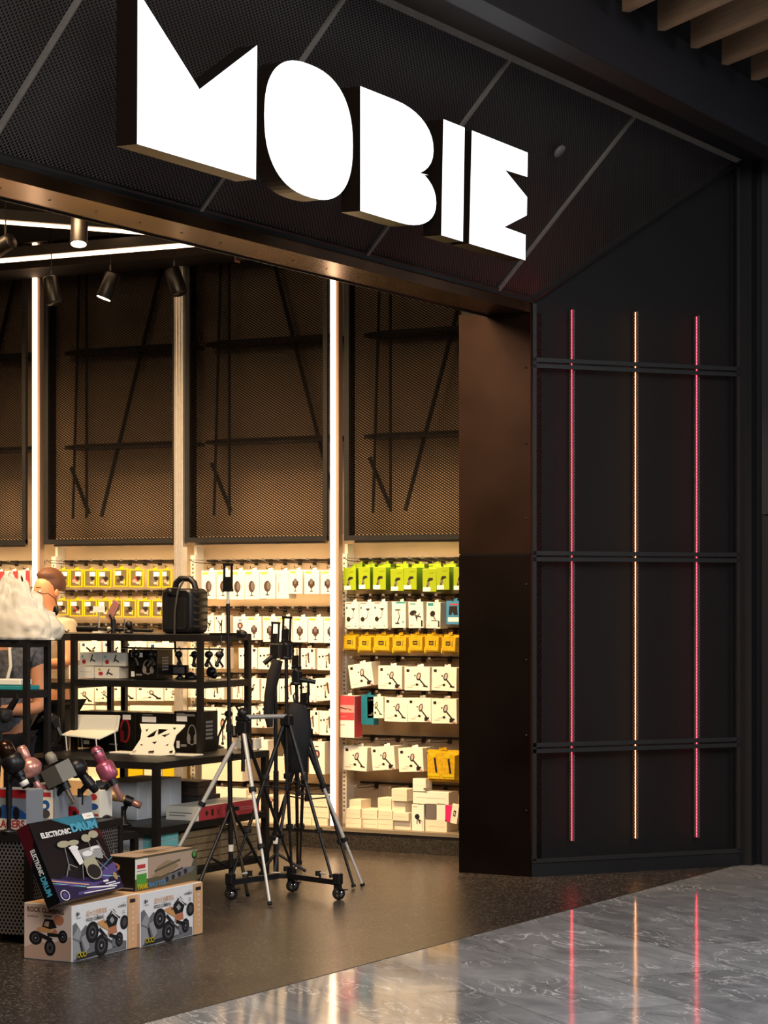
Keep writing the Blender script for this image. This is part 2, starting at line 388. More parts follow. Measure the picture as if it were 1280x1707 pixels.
# dividers in world y (spacing measured from the photo)
ydv = [-.43]
while ydv[-1] > -8: ydv.append(ydv[-1]-.70*1.0)
bot = [onz(835, 483, ZB).y if False else onpl(835, 482, (0, 0, ZB), (0, 0, 1)).y, onpl(612, 427, (0, 0, ZB), (0, 0, 1)).y, onpl(322, 350, (0, 0, ZB), (0, 0, 1)).y]
top = [onpl(1055, 195, (0, 0, ZT), (0, 0, 1)).y, onpl(850, 97, (0, 0, ZT), (0, 0, 1)).y]
sp = (bot[0]-bot[2])/2
DV = [((bot[0]+bot[1]+sp)/2-i*sp) for i in range(9)]
print('CANOPY', bot, top, sp, t0, t1)
m = MB()
ends = [0.0]+DV
for i in range(len(DV)):
    a, b = (ends[i+1], ends[i]) if i else (DV[0], 0.0)
    bt = yE if i == 0 else b
    P0, P1, P2, P3 = cpt(a, 0), cpt(b, 0), cpt(bt, 1), cpt(a, 1)
    if i == 0: P1 = Vector((0, 0, ZB)); P2 = t1.copy()
    L = (P3-P0).length
    m.poly([P0, P1, P2, P3], PERF, [(P0.y, 0), (P1.y, 0), (P2.y, L), (P3.y, L)])
m.build('trim_canopy', kind='structure')
m = MB()   # solid backing behind the perforated sheet
off = Vector((-.06, 0, .06))
m.hexa([Vector((0, -8, ZB))+off, Vector((0, 0, ZB))+off, Vector((-.05, 0, ZB+.1))+off, Vector((-.05, -8, ZB+.1))+off, Vector((topx(-8), -8, ZT))+off, t1+off, t1+off*2, Vector((topx(-8), -8, ZT))+off*2], DEEP)
m.build('trim_canopy', kind='structure')
m = MB()   # grey trim frames on the canopy
for y in DV: m.bar(cpt(y, .005, .006), cpt(y, .995, .006), .024, .012, TRIM, up=(.7, 0, -.7))
m.bar(cpt(-8, 1, .004), t1+Vector((0, 0, -.004)), .03, .02, TRIM, up=(.7, 0, -.7)); m.bar(cpt(-8, 0.005, .004), Vector((.004, 0, ZB)), .03, .014, FRAME, up=(.7, 0, -.7))
m.bar(Vector((0, 0, ZB)), t1, .035, .03, FRAME, up=(.7, 0, -.7))
m.build('trim_canopy', kind='structure')
# black soffit and beam above the canopy, mall ceiling
BEAM = mat('beam_paint', '#1d1c20', .5, var=.06, vs=3); BEAMU = mat('beam_under', '#151114', .6)
m = MB(); m.hexa([(topx(-13), -13, ZT), (1.10, -13, ZT), (1.10, 9, ZT), (topx(9), 9, ZT), (topx(-13), -13, ZT+.1), (1.10, -13, ZT+.1), (1.10, 9, ZT+.1), (topx(9), 9, ZT+.1)], DEEP)
m.box(1.10, 1.225, -13, 9, 3.80, 4.09, BEAM); m.box(1.088, 1.102, -13, 9, 3.80, 3.9, DEEP); m.box(1.095, 1.222, -13, 9, 3.798, 3.802, BEAMU); m.box(1.2, 1.25, -13, 9, 4.09, 4.2, BLK); m.box(-.2, 1.2, -13, 9, 4.09, 4.3, DEEP)
m.build('trim_beam', kind='structure')
m = MB(); m.box(1.2, 11, -13, 9, 4.35, 4.45, BLK); m.build('ceiling', kind='structure')
# --- splayed wall with the coloured light strips
LP0 = Vector((0, 0, 0)); LP1 = Vector((t1.x, t1.y, 0)); LD = LP1.normalized(); LN = Vector((LD.y, -LD.x, 0)); LL = LP1.length
HEXM = perf('hexagon_mesh', '#1d1917', .0205, .0355*.5, .0068, .45, .5)
def lp(t, z, off=0): return LP0+LD*t+Vector((0, 0, z))+LN*off
def ztop(t): return ZB-.03+(ZT-ZB)*t/LL
zr = [.085, .683, 1.70, 2.725]
m = MB()
zz = zr+[None]
for i in range(4):
    a, b = zz[i], zz[i+1]
    za, zb = (a, a), ((b, b) if b else (ztop(0), ztop(LL)))
    m.poly([lp(.015, a), lp(LL-.015, a), lp(LL-.015, zb[1]), lp(.015, zb[0])], HEXM, [(.015, a), (LL-.015, a), (LL-.015, zb[1]), (.015, zb[0])])
m.build('wall_splayed', kind='structure')
m = MB(); LX = LL+.12; m.hexa([lp(0.02, 0, -.09), lp(LX, 0, -.09), lp(LX, 0, -.14), lp(0.02, 0, -.14), lp(0.02, ztop(0)+.25, -.09), lp(LX, ztop(LL)+.25, -.09), lp(LX, ztop(LL)+.25, -.14), lp(0.02, ztop(0)+.25, -.14)], mat('backing_black', '#070607', .8))
m.bar(lp(0, .04, -.01), lp(LL, .04, -.01), .03, .08, BLK)
m.build('wall_splayed', kind='structure')
m = MB()
for z in zr:
    for dz in ((0,) if z == zr[0] else (-.016, .016)): m.bar(lp(.0, z+dz, .004), lp(LL, z+dz, .004), .018, .022, FRAME)
for t in (.012, LL-.012): m.bar(lp(t, .085, .004), lp(t, ztop(t), .004), .022, .018, FRAME, up=LN)
m.build('trim_splayed', kind='structure')
# light strips behind the mesh
def strip(px, ytop, ybot, color, core, label):
    a = onpl(px, ytop, LN*-.05, LN); b = onpl(px, ybot, LN*-.05, LN)
    zt, zb = a.z, b.z
    t = thing('led_light_strip', (a.x, a.y, zb), label, 'light', 'vertical light strips behind the hexagon mesh')
    m = MB(); h = zt-zb
    m.bar((0, 0, 0), (0, 0, h), .008, .05, mat('strip_glow_channel', '#6a6464', .5, .2), up=LN); m.build('channel', t)  # channel made wide and pale to catch a glow beside the strip
    m = MB(); c = LN*.008; m.bar(Vector((0, 0, .003))+c, Vector((0, 0, h-.003))+c, .012, .006, core, up=LN); m.build('diffuser', t)
REDL = mat('led_red', '#300000', .5, emit=(1.0, .03, .05), es=9); AMBL = mat('led_amber', '#301000', .5, emit=(1.0, .40, .13), es=8)
strip(953, 516, 1402, 'red', REDL, 'red vertical light strip beside the dark steel pillar')
strip(1059, 520, 1398, 'amber', AMBL, 'amber vertical light strip between the two red strips')
strip(1161, 527, 1396, 'red', REDL, 'red vertical light strip farthest right, near the wall edge')
# --- right jamb and column
m = MB(); m.box(t1.x-.02, t1.x+.06, t1.y+.03, 1.6, 0, 3.9, DEEP); m.box(t1.x+.03, 1.0, 1.13, 1.7, 0, 3.9, mat('jamb', '#201f22', .4)); m.box(.90, 2.6, 1.08, 1.7, 0, 1.93, mat('column_low', '#2b2a2e', .3, .2)); m.box(.90, 2.6, 1.075, 1.7, 1.94, 3.9, mat('column_high', '#35363b', .3, .2))
m.build('wall_column', kind='structure')
# --- wooden ceiling slats of the mall
WOOD = bpy.data.materials.new('slat_wood'); WOOD.use_nodes = True
nt = WOOD.node_tree; b = nt.nodes['Principled BSDF']; tc = nt.nodes.new('ShaderNodeTexCoord'); mp = nt.nodes.new('ShaderNodeMapping'); mp.inputs['Scale'].default_value = (2, 40, 40)
n = nt.nodes.new('ShaderNodeTexNoise'); n.inputs['Scale'].default_value = 1.5; n.inputs['Detail'].default_value = 5; cr = nt.nodes.new('ShaderNodeValToRGB')
nt.links.new(tc.outputs['Object'], mp.inputs[0]); nt.links.new(mp.outputs[0], n.inputs['Vector']); nt.links.new(n.outputs['Fac'], cr.inputs[0]); nt.links.new(cr.outputs[0], b.inputs['Base Color'])
cr.color_ramp.elements[0].color = (*lin('#5e4a3b'), 1); cr.color_ramp.elements[1].color = (*lin('#a38264'), 1); b.inputs['Roughness'].default_value = .5
sd = (RGT*.389-FWD*.921).normalized(); ang = math.atan2(sd.y, sd.x)
sb = [onpl(*q, (0, 0, 4.0), (0, 0, 1)) for q in ((1043, 20), (1257, 134))]
stp = (sb[1]-sb[0])/4
pos = ['leftmost', 'second from left', 'third from left', 'fourth from left', 'fifth from left']
for i in range(-3, 9):
    p = sb[0]+stp*i
    m = MB(); m.box(0, 1.1, -.019, .019, 0, .19, WOOD); m.box(1.106, 4.5, -.019, .019, 0, .19, WOOD)
    for q in (.3, 2.0, 3.6): m.box(q, q+.01, -.005, .005, .19, .35, BLK)
    if i in (0, 1, 2, 3, 4):
        o = m.build('ceiling_slat', bevel=.0015); o.location = p; o.rotation_euler = (0, 0, ang)
        tag(o, 'wooden ceiling slat at the upper right corner, '+pos[i], 'ceiling slat', 'wooden slats under the mall ceiling')
# ================================================================== SIGN
SGN = mat('sign_face', '#ffffff', .4, emit=(.93, .97, 1.0), es=1.25)
SIDE = mat('sign_return', '#1d130d', .35, .2)
XF = .70; TH = .085
def sp_(q): return onx(q[0], q[1], XF)
zb_ = (sp_((228, 240)).z+sp_((875, 434)).z)/2; zt_ = (sp_((602, 145)).z+sp_((786, 217)).z)/2
print('SIGN', zb_, zt_, sp_((428, 70)).z)
def pxp(L): return [(sp_(q).y, sp_(q).z) for q in L]
def snap(L): return [(y, zb_ if abs(z-zb_) < .02 else (zt_ if abs(z-zt_) < .02 else z)) for y, z in L]
Y = lambda px, py=250: sp_((px, py)).y
LET = {}
LET['M'] = snap(pxp([(229, -16), (332, 149), (428, 70), (426, 300), (228, 240)]))
yo0, yo1 = Y(440), Y(587.5); zc = (zb_+zt_)/2; hw = (yo1-yo0)/2; hh = (zt_-zb_)/2+.006; o_ = []
for i in range(56):
    a = i*2*math.pi/56; c, s_ = math.cos(a), math.sin(a); e = 2/2.45
    o_.append(((yo0+yo1)/2+hw*math.copysign(abs(c)**e, c), zc+hh*math.copysign(abs(s_)**e, s_)))
LET['O'] = o_
b0, b1, b2 = Y(600), Y(722), Y(726.5); hB = zt_-zb_; zn = zb_+hB*.475; bp_ = [(b0, zb_), (b0, zt_)]
def arc(cx, cz, rx, rz, a0, a1, n=14, e=2/2.2):
    r = []
    for i in range(n+1):
        a = math.radians(a0+(a1-a0)*i/n); c, s_ = math.cos(a), math.sin(a)
        r.append((cx+rx*math.copysign(abs(c)**e, c), cz+rz*math.copysign(abs(s_)**e, s_)))
    return r
rU = (zt_-zn)/2; rD = (zn-zb_)/2
bp_ += arc(b1-(b1-b0)*.55, zt_-rU*1.12, (b1-b0)*.55, rU*1.12, 90, -52)
bp_ += [(Y(713.5), zn)]
bp_ += arc(b2-(b2-b0)*.5, zb_+rD*1.10, (b2-b0)*.5, rD*1.10, 50, -90)
LET['B'] = bp_
LET['I'] = snap(pxp([(738.5, 198.5), (774, 211), (771, 404), (735, 393)]))
LET['E'] = snap(pxp([(786, 217), (879, 251), (878.5, 295), (841.5, 283.5), (878, 328.5), (877.5, 359), (840, 378.5), (875.5, 391.5), (875, 434), (781.5, 407.5)]))
sg = thing('shop_sign', (XF-TH, Y(228), zb_), 'large illuminated white letters MOBIE mounted on the dark perforated canopy', 'sign')
for k in 'MOBIE':
    P = LET[k]; g = [Vector((TH, y-Y(228), z-zb_)) for y, z in P]; bk = [p-Vector((TH, 0, 0)) for p in g]
    cx = sum(p.y for p in g)/len(g); cz = sum(p.z for p in g)/len(g)
    area2 = sum(g[i].y*g[(i+1) % len(g)].z-g[(i+1) % len(g)].y*g[i].z for i in range(len(g)))
    if area2 < 0: g.reverse(); bk.reverse()
    m = MB(); m.prism(g, bk, SIDE); let = m.build('letter', sg)
    m = MB(); gf = [Vector((TH+.0015, p.y, p.z)) for p in g]; m.poly(gf, SGN); m.build('letter_face', let, label='white glowing face of letter '+k)
for y, w_ in ((560, .05), (700, .04)):
    m = MB(); q = Y(y)-Y(228); m.box(-.42, .0, q-.02, q+.02, .30, .33, SIDE); m.build('mounting_bracket', sg)
c = onpl(929, 249, cpt(0, 0), (.7, 0, -.68)); o = MB().lathe([(.035, 0), (.035, .01), (.03, .014)], mat('sensor', '#5d5a58', .5)).build('ceiling_speaker_disc')
o.location = c+Vector((.006, 0, -.006)); o.rotation_euler = Vector((.7, 0, -.68)).to_track_quat('Z', 'Y').to_euler()
tag(o, 'small grey round disc on the canopy right of the sign', 'sensor')
# ================================================================== PRODUCT WALL
TUBE = mat('led_tube', '#ffffff', .4, emit=(1.0, .62, .36), es=5.5)
MESHM = mat('expanded_metal', '#0b0706', .7, spec=.05)
PF = .70
# one expanded-metal sheet 1.0 x 2.06, shared by every panel
def sheet(Wd, Hh, a=.026, b=.0155, sw=.0056):
    vs = []; fs = []
    nx = int(Wd/a); ny = int(Hh/b); a = Wd/nx; b = Hh/ny
    for j in range(ny):
        for i in range(nx):
            cx, cz = i*a, j*b
            for (x0, z0, x1, z1) in ((cx, cz+b/2, cx+a/2, cz+b), (cx+a/2, cz+b, cx+a, cz+b/2), (cx, cz+b/2, cx+a/2, cz), (cx+a/2, cz, cx+a, cz+b/2)):
                k = len(vs)
                vs += [(x0, -.002, z0-sw/2), (x1, -.002, z1-sw/2), (x1, .002, z1+sw/2), (x0, .002, z0+sw/2)]; fs.append((k, k+1, k+2, k+3))
    m = MB(); m.add(vs, fs, MESHM); return m
PW, PH = 1.0, 2.03
x_left = [ony(p, 900, PF).x for p in (-160, 75, 310, 575)]
baynm = ['in the leftmost bay', 'above the yellow packs', 'left of the lit tube above the tripods', 'beside the dark pillar']
sh0 = None; panels = []
for i, xl in enumerate(x_left):
    t = thing('mesh_panel', (xl, PF, 1.825), 'tall black expanded metal mesh panel '+baynm[i], 'panel', 'black mesh panels over the product wall')
    if sh0 is None: sh0 = sheet(PW-.06, PH-.03).build('mesh_sheet', t); sh0.location = (.03, 0, .015)
    else:
        c = sh0.copy(); COL.objects.link(c); c.parent = t
    m = MB(); m.box(0, .032, -.012, .012, 0, PH, FRAME); m.box(PW-.028, PW, -.012, .012, 0, PH, FRAME); m.box(.0, PW, -.014, .014, -.012, .018, FRAME); m.box(.03, PW-.02, -.01, .01, PH-.02, PH, FRAME)
    m.box(0, .012, .0, .10, 0, PH, MESHM)
    m.build('panel_frame', t)
# scaffold behind each panel
for i, xl in enumerate(x_left):
    t = thing('support_frame', (xl, .86, 1.86), 'black scaffold shelf frame behind the mesh panel '+baynm[i], 'support frame', 'scaffolds behind the mesh panels')
    for z, nm in ((.56, 0), (1.16, 0)):
        m = MB(); f = [(.05, -.02), (.22, -.11), (PW, -.11), (PW, .15), (.05, .15)]
        m.prism([Vector((a, b, z)) for a, b in f], [Vector((a, b, z+.022)) for a, b in f], DEEP); m.build('shelf', t)
    for x, y, dx in ((.13, .0, .03), (.25, -.06, 0)):
        m = MB(); m.tube((x-dx, y, .12), (x+dx, y, 1.98), .009, DEEP); m.build('post', t)
    fl = -1 if i == 2 else 1
    dg = [((.30, .13), (.85, 1.98))] if fl == 1 else [((.95, .15), (.42, 1.98))]
    for (a, b), (c, d) in dg:
        m = MB(); m.bar((a, .03, b), (c, .03, d), .018, .018, DEEP, up=(0, 1, 0)); m.build('diagonal_rod', t)
    m = MB(); m.bar((.05, .05, .45), (.19, .05, .15), .018, .018, DEEP, up=(0, 1, 0)); m.build('diagonal_rod', t)
# uprights between the bays with light tubes
def upright(px, lit, label, ztop=3.78):
    p = ony(px, 990, .665)
    t = thing('light_column' if lit else 'aluminium_upright', (p.x, .665, KT), label, 'light' if lit else 'upright', 'light tubes between wall bays' if lit else None)
    h = ztop-KT
    m = MB(); m.box(-.018 if lit else -.02, .034 if lit else .045, .004, .05, 0, h, mat('tube_profile', '#8a7262', .5) if lit else ALU)
    if not lit:
        for q in (-.008, .012, .032): m.box(q, q+.006, -.004, .004, 0, h, ALU)
    m.build('profile', t)
    if lit:
        m = MB(); m.rbox(-.016, .016, -.012, .004, .01, h-.03, .004, TUBE); m.build('light_tube', t)
upright(58.5, True, 'lit warm vertical light tube between the leftmost and second wall bays', 3.80)
upright(555.5, True, 'lit warm vertical light tube rising behind the black tripods')
upright(294, False, 'unlit pale aluminium upright rising behind the black speaker case')
# white side posts of the bays
for px, nm in ((90, 'white slotted post at the left end of the yellow pack bay'), (322, 'white slotted post behind the black speaker case'), (574, 'white slotted post right of the tall lit tube'), (-20, None)):
    if nm is None: continue
    p = ony(px, 1100, .90); m = MB(); m.box(p.x-.02, p.x+.015, .90, .94, KT, 1.74, WHITE); m.box(p.x-.02, p.x+.0, .94, YW, KT, 1.80, WHITE)
    for k in range(60): m.box(p.x-.006, p.x+.002, .8992, .9002, .2+k*.025, .212+k*.025, FRAME)
    o = m.build('slotted_post'); tag(o, nm, 'post')
# thin lamp bars fixed behind the foot of the mesh panels, washing the goods
for i, xl in enumerate(x_left):
    area('bay_light', (xl+.5, .755, 1.796), (.9, .02), 5, (1.0, .74, .42), (xl+.5, .84, .8))
    area('bay_light', (xl+.5, .80, 1.90), (.8, .04), 1.8, (1.0, .68, .42), (xl+.5, 1.1, 2.5))  # added uplight standing in for bounce from the goods onto the upper wall
    t = MB(); t.box(-.46, .46, -.014, .014, 0, .022, ALU); o = t.build('lamp_bar'); o.location = (xl+.5, .755, 1.80)
    tag(o, 'thin lamp bar under the mesh panel '+baynm[i], 'lamp', 'lamp bars under the mesh panels')
# ================================================================== GOODS ON THE WALL
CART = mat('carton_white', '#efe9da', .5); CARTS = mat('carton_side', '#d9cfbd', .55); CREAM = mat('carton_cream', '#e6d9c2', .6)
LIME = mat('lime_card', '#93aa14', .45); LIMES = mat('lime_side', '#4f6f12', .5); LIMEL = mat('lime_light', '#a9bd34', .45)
PBLK = mat('print_black', '#1e1a1c', .5); PGRY = mat('print_grey', '#6d6664', .5); PBRN = mat('print_brown', '#4b3430', .5); PLG = mat('print_lightgrey', '#b9b2a8', .5)
PRED = mat('print_red', '#c43a3c', .5); PTEAL = mat('print_teal', '#2d8d93', .5); PBLU = mat('print_blue', '#3f86b4', .5); PNAVY = mat('print_navy', '#1f3e6e', .5)
PINK = mat('print_pink', '#d88f8a', .5); STK = mat('price_sticker', '#f6f2ea', .5); YEL = mat('yellow_card', '#c9b414', .45); YELF = mat('yellow_film', '#c9a224', .25, spec=.7, var=.18, vs=60)
YELD = mat('yellow_dark', '#8a7216', .35); OLV = mat('olive_card', '#4c421c', .5); GRNL = mat('print_green', '#a8b85a', .5); MAG = mat('print_magenta', '#d2256e', .5); TEALB = mat('teal_box', '#1d6f86', .45)
REDB = mat('red_box', '#c5434a', .45); HOOK = mat('hook_steel', '#3c3632', .3, .8); KRAFT = mat('kraft_box', '#8d7656', .7, var=.08); CLEAR = mat('clear_plastic', '#ffffff', .08, trans=.9, ior=1.2)
def art(k):
    if k == 'fan': return [('R', .08, .86, .5, .95, GRNL), ('E', .5, .44, .22, .20, PBRN), ('E', .56, .46, .11, .14, PGRY), ('L', .5, .24, .5, .14, .06, PBRN), ('R', .38, .12, .62, .15, PBLK), ('L', .26, .5, .2, .42, .03, PGRY), ('L', .74, .5, .8, .42, .03, PGRY)]
    if k == 'fan2': return [('R', .08, .86, .5, .95, GRNL), ('E', .48, .44, .17, .20, PBRN), ('R', .27, .34, .33, .54, PBLK), ('R', .64, .34, .7, .54, PBLK), ('E', .48, .5, .1, .1, PGRY), ('L', .48, .26, .48, .15, .05, PBLK), ('R', .4, .11, .58, .14, PBLK)]
    if k == 'blank': return [('R', .12, .8, .4, .84, PLG), ('E', .2, .4, .05, .2, PINK)]
    if k == 'stand': return [('R', .78, .82, .92, .95, PBLK), ('E', .12, .62, .05, .05, PBLK), ('E', .3, .64, .05, .05, PBLK), ('P', [(.38, .5), (.6, .44), (.72, .72), (.52, .78)], PLG), ('L', .42, .66, .66, .7, .05, PBRN), ('L', .62, .8, .66, .3, .08, PBRN), ('L', .5, .44, .48, .2, .06, PGRY), ('E', .5, .16, .05, .05, PBLK), ('R', .08, .18, .2, .2, PLG), ('R', .78, .04, .9, .08, PRED)]
    if k == 'stand2': return [('R', .1, .78, .22, .92, PNAVY), ('P', [(.4, .55), (.72, .6), (.62, .4)], PBLK), ('L', .3, .72, .58, .5, .08, PBLK), ('L', .55, .55, .5, .24, .07, PBLK), ('E', .5, .16, .07, .04, PBLK), ('L', .6, .62, .74, .74, .06, PBLK)]
    if k == 'arm': return [('R', .08, .78, .2, .9, PBLK), ('R', .25, .84, .34, .86, PLG), ('E', .56, .6, .085, .17, PBLK, -.25), ('E', .565, .61, .05, .12, PLG, -.25), ('L', .64, .78, .66, .6, .02, PINK), ('L', .6, .48, .82, .2, .055, PBLK), ('L', .74, .2, .92, .18, .05, PBLK), ('E', .5, .26, .06, .05, PBLK), ('E', .42, .64, .03, .03, PBLK), ('R', .1, .14, .34, .16, PLG), ('L', .25, .22, .46, .26, .015, PLG)]
    if k == 'arm2': return art('arm')+[('R', .72, .06, .88, .2, PBLK), ('R', .84, .03, .96, .09, PINK)]
    if k == 'green': return [('L', .5, .8, .85, .82, .03, LIMES), ('P', [(.28, .2), (.42, .2), (.5, .45), (.78, .52), (.74, .6), (.46, .6), (.36, .5)], PBLK), ('E', .42, .35, .1, .1, PGRY), ('R', .04, .02, .58, .2, STK)]
    if k == 'lamp': return [('E', .14, .78, .05, .05, PBLK), ('P', [(.45, .76), (.8, .76), (.62, .66)], PBLK), ('L', .66, .7, .58, .42, .035, PGRY), ('L', .58, .42, .3, .34, .035, PBLK), ('E', .25, .36, .14, .09, PBLK), ('R', .1, .94, .5, .97, PRED), ('R', .72, .08, .8, .12, PRED), ('R', .72, .2, .8, .23, PLG), ('R', .1, .1, .4, .12, PLG)]
    if k == 'arm3': return [('R', .3, .93, .98, .99, PTEAL), ('L', .25, .68, .6, .68, .07, PBLK), ('L', .45, .68, .56, .42, .06, PGRY), ('L', .56, .42, .42, .2, .06, PBLK), ('R', .26, .15, .56, .2, PBLK), ('E', .64, .7, .02, .02, PTEAL), ('R', .76, .2, .88, .26, PTEAL)]
    if k == 'gun': return [('R', .1, .9, .5, .94, PTEAL), ('E', .32, .58, .24, .1, PBLK, .3), ('L', .4, .55, .6, .36, .1, PGRY), ('L', .5, .48, .85, .42, .08, PBLK), ('L', .55, .4, .78, .56, .05, PBLK), ('L', .52, .42, .58, .28, .06, PBLK), ('R', .08, .1, .3, .14, PLG), ('R', .85, .06, .95, .3, PBLK)]
    if k == 'pod': return [('R', .1, .86, .5, .97, PTEAL), ('E', .45, .56, .18, .12, PBLK, -.5), ('L', .5, .48, .66, .34, .09, PGRY), ('L', .36, .3, .82, .3, .05, PBLK), ('R', .85, .06, .95, .3, PBLK), ('R', .08, .1, .3, .14, PLG)]
    if k == 'blue': return [('R', .3, .82, .95, .88, PRED), ('P', [(.2, .4), (.4, .4), (.5, .55), (.6, .4), (.9, .4), (.85, .78), (.25, .78)], PBLK), ('R', .15, .12, .98, .3, STK)]
    if k == 'cam': return [('R', .1, .9, .45, .94, PLG), ('E', .45, .55, .2, .1, PBLK, .3), ('L', .5, .5, .7, .3, .1, PBLK), ('L', .6, .44, .82, .38, .07, PBLK), ('L', .46, .45, .44, .28, .06, PBLK), ('R', .85, .06, .9, .4, PLG)]
    if k == 'phone': return [('P', [(.3, .4), (.65, .35), (.7, .66), (.35, .7)], PBLK), ('P', [(.42, .45), (.56, .43), (.58, .6), (.44, .62)], CART)]
    if k == 'red': return [('R', 0, .78, 1, 1, REDB), ('R', 0, .6, 1, .78, PINK), ('L', .08, .72, .5, .68, .06, PBLK), ('L', .5, .7, .85, .66, .04, PBRN), ('R', 0, .42, 1, .6, REDB), ('L', .1, .5, .45, .5, .03, PINK), ('R', .1, .3, .4, .32, PLG)]
    if k == 'yb': return [('R', .32, .42, .62, .64, PBLK), ('R', .36, .47, .58, .58, YELD), ('L', .72, .36, .74, .66, .03, PBLK), ('L', .12, .14, .9, .14, .02, PBLK), ('L', .1, .86, .8, .9, .05, YEL), ('R', .04, .0, .1, .3, YEL)]
    if k == 'yb2': return [('E', .25, .84, .1, .07, YEL), ('E', .7, .82, .1, .07, YEL), ('L', .3, .76, .36, .3, .06, PBLK), ('L', .74, .74, .8, .28, .06, PBLK), ('R', .1, .18, .46, .26, YEL), ('R', .56, .16, .92, .24, YEL), ('L', .05, .96, .95, .96, .03, YEL)]
    if k == 'frame':
        r = random.random()
        return [('R', .03, .03, .97, .97, YEL), ('R', .1, .07, .9, .93, mat('clear_card', '#6d6244', .3)), ('E', .55+.1*r, .5, .16, .12, PBLK), ('E', .4, .34, .2, .1, [PBRN, PINK, PGRY][int(r*3)]), ('E', .6, .25, .14, .07, PLG), ('L', .35, .6, .6, .3, .07, [PBLK, PRED, PGRY][int(r*7) % 3]), ('R', .1+.35*(r > .5), .62, .52+.35*(r > .5), .86, STK), ('R', .72, .12, .8, .4, YEL)]
    if k == 'mouse': return [('R', .62, 0, 1, 1, REDB), ('E', .3, .55, .1, .2, PBLK, .3), ('E', .32, .25, .08, .06, PGRY), ('L', .24, .7, .4, .6, .06, PGRY)]
    if k == 'mic': return [('E', .5, .62, .2, .14, PBRN), ('E', .5, .62, .09, .08, PINK), ('L', .5, .5, .5, .2, .1, PBLK), ('R', .38, .84, .62, .87, PBLK), ('E', .5, .16, .12, .04, PBLK)]
    if k == 'plain': return []
    if k == 'seam': return [('L', .1, .5, .9, .48, .01, PLG)]
    return []
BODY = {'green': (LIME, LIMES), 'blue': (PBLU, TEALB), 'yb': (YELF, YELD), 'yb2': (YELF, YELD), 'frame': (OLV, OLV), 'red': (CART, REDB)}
def pack_mesh(w, h, d, k, body=None, tab=True, big=False):
    fb, sb = body or BODY.get(k, (CART, CARTS)); m = MB()
    if k in ('yb', 'yb2'):      # bulging blister with scalloped top
        m.box(0, w, d*.6, d*.6+.003, 0, h, YELF); N = 7
        fr = [Vector((w*(.06+.88*i/N), 0, h*(.84+.06*math.sin(i*math.pi/N*1)))) for i in range(N, -1, -1)]
        fr = [Vector((w*.08, 0, h*.1)), Vector((w*.92, 0, h*.1))]+fr
        bk = [Vector((w*.5+(p.x-w*.5)*1.13, d*.6, h*.5+(p.z-h*.5)*1.1)) for p in fr]
        m.prism(fr, bk, fb)
        m.prints((0, -.0004, 0), (w, 0, 0), (0, 0, h), art(k))
    elif k == 'frame':
        m.box(0, w, .0, .012, 0, h, YEL); m.prints((0, 0, 0), (w, 0, 0), (0, 0, h), art(k))
    else:
        m.rbox(0, w, 0, d, 0, h, .0012, fb)
        for q in ((.0005, (0, d*.02, 0), (0, d*.96, 0)),): pass
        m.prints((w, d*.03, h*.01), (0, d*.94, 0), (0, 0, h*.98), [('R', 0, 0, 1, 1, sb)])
        m.prints((0, 0, 0), (w, 0, 0), (0, 0, h), art(k))
    if tab: m.box(w*.38, w*.62, d*.4, d*.4+.0015, h-.002, h+.016, fb if k != 'frame' else YEL); m.path([(w*.5, -.012, h+.026), (w*.5, -.014, h+.012), (w*.5, d*.4, h+.016)], .0022, HOOK, 5)
    return m
def pack(x0, y0, x1, y1, k, label, group, d=.06, yf=.735, tilt=0, cat='box', name='carton', body=None, tab=True):
    a = ony(x0, y1, yf); b = ony(x1, y0, yf); w_ = abs(b.x-a.x); h_ = b.z-a.z
    o = pack_mesh(w_, h_, d, k, body, tab).build(name); o.location = (a.x, yf, a.z)
    if tilt: o.rotation_euler = (0, math.radians(tilt), 0)
    return tag(o, label, cat, group)
def row(items, k, desc, rown, bay, group, **kw):
    n = len(items)
    for i, it in enumerate(items):
        kk = it[4] if len(it) > 4 else k; tl = it[5] if len(it) > 5 else random.uniform(-1.2, 1.2)
        ds = it[6] if len(it) > 6 else desc
        pack(*it[:4], kk, f'{ds}, {ORD[i]} from left in {rown} {bay}', group, tilt=tl, **kw)
D, C, B, A = 'beside dark pillar', 'left of lit tube', 'behind shelving', 'at far left'
def Z5(x): return x*.1875+540
def z5(x0, x1, y0, y1, *r): return (Z5(x0), y0*.1875+900, Z5(x1), y1*.1875+900, *r)
def z6(x0, x1, y0, y1, *r): return (Z5(x0), y0*.1875+1140, Z5(x1), y1*.1875+1140, *r)
row([z5(175, 283, 250, 447), z5(307, 410, 240, 440), z5(434, 548, 240, 442), z5(592, 708, 258, 456), z5(707, 823, 245, 442), z5(876, 998, 255, 462), z5(1000, 1114, 240, 445), z5(1150, 1262, 245, 447)], 'green', 'lime green boxed holder', 'top row', D, 'lime green boxes', d=.11)
for i, x in enumerate((250, 340, 480, 640, 780, 930, 1060)):   # second layer behind, tops showing
    q = z5(x, x+110, 212, 400); pack(*q, 'green', f'lime green box in the layer behind, {ORD[i]} from left, {D}', 'lime green boxes behind the front layer', yf=.865, d=.08)
row([z5(190, 310, 552, 792), z5(313, 437, 552, 792), z5(440, 566, 550, 790), z5(602, 726, 548, 782, 'arm3', 0, 'white carton with jointed arm print'), z5(752, 884, 552, 786, 'gun', -1, 'pale carton with camera print'), z5(908, 1032, 553, 786, 'pod', 1, 'pale carton with tablet stand print'), z5(1086, 1200, 542, 752, 'blue', 0, 'blue box with black goggles print')], 'lamp', 'white carton with bent lamp print', 'second row', D, 'cartons in the second row', d=.10)
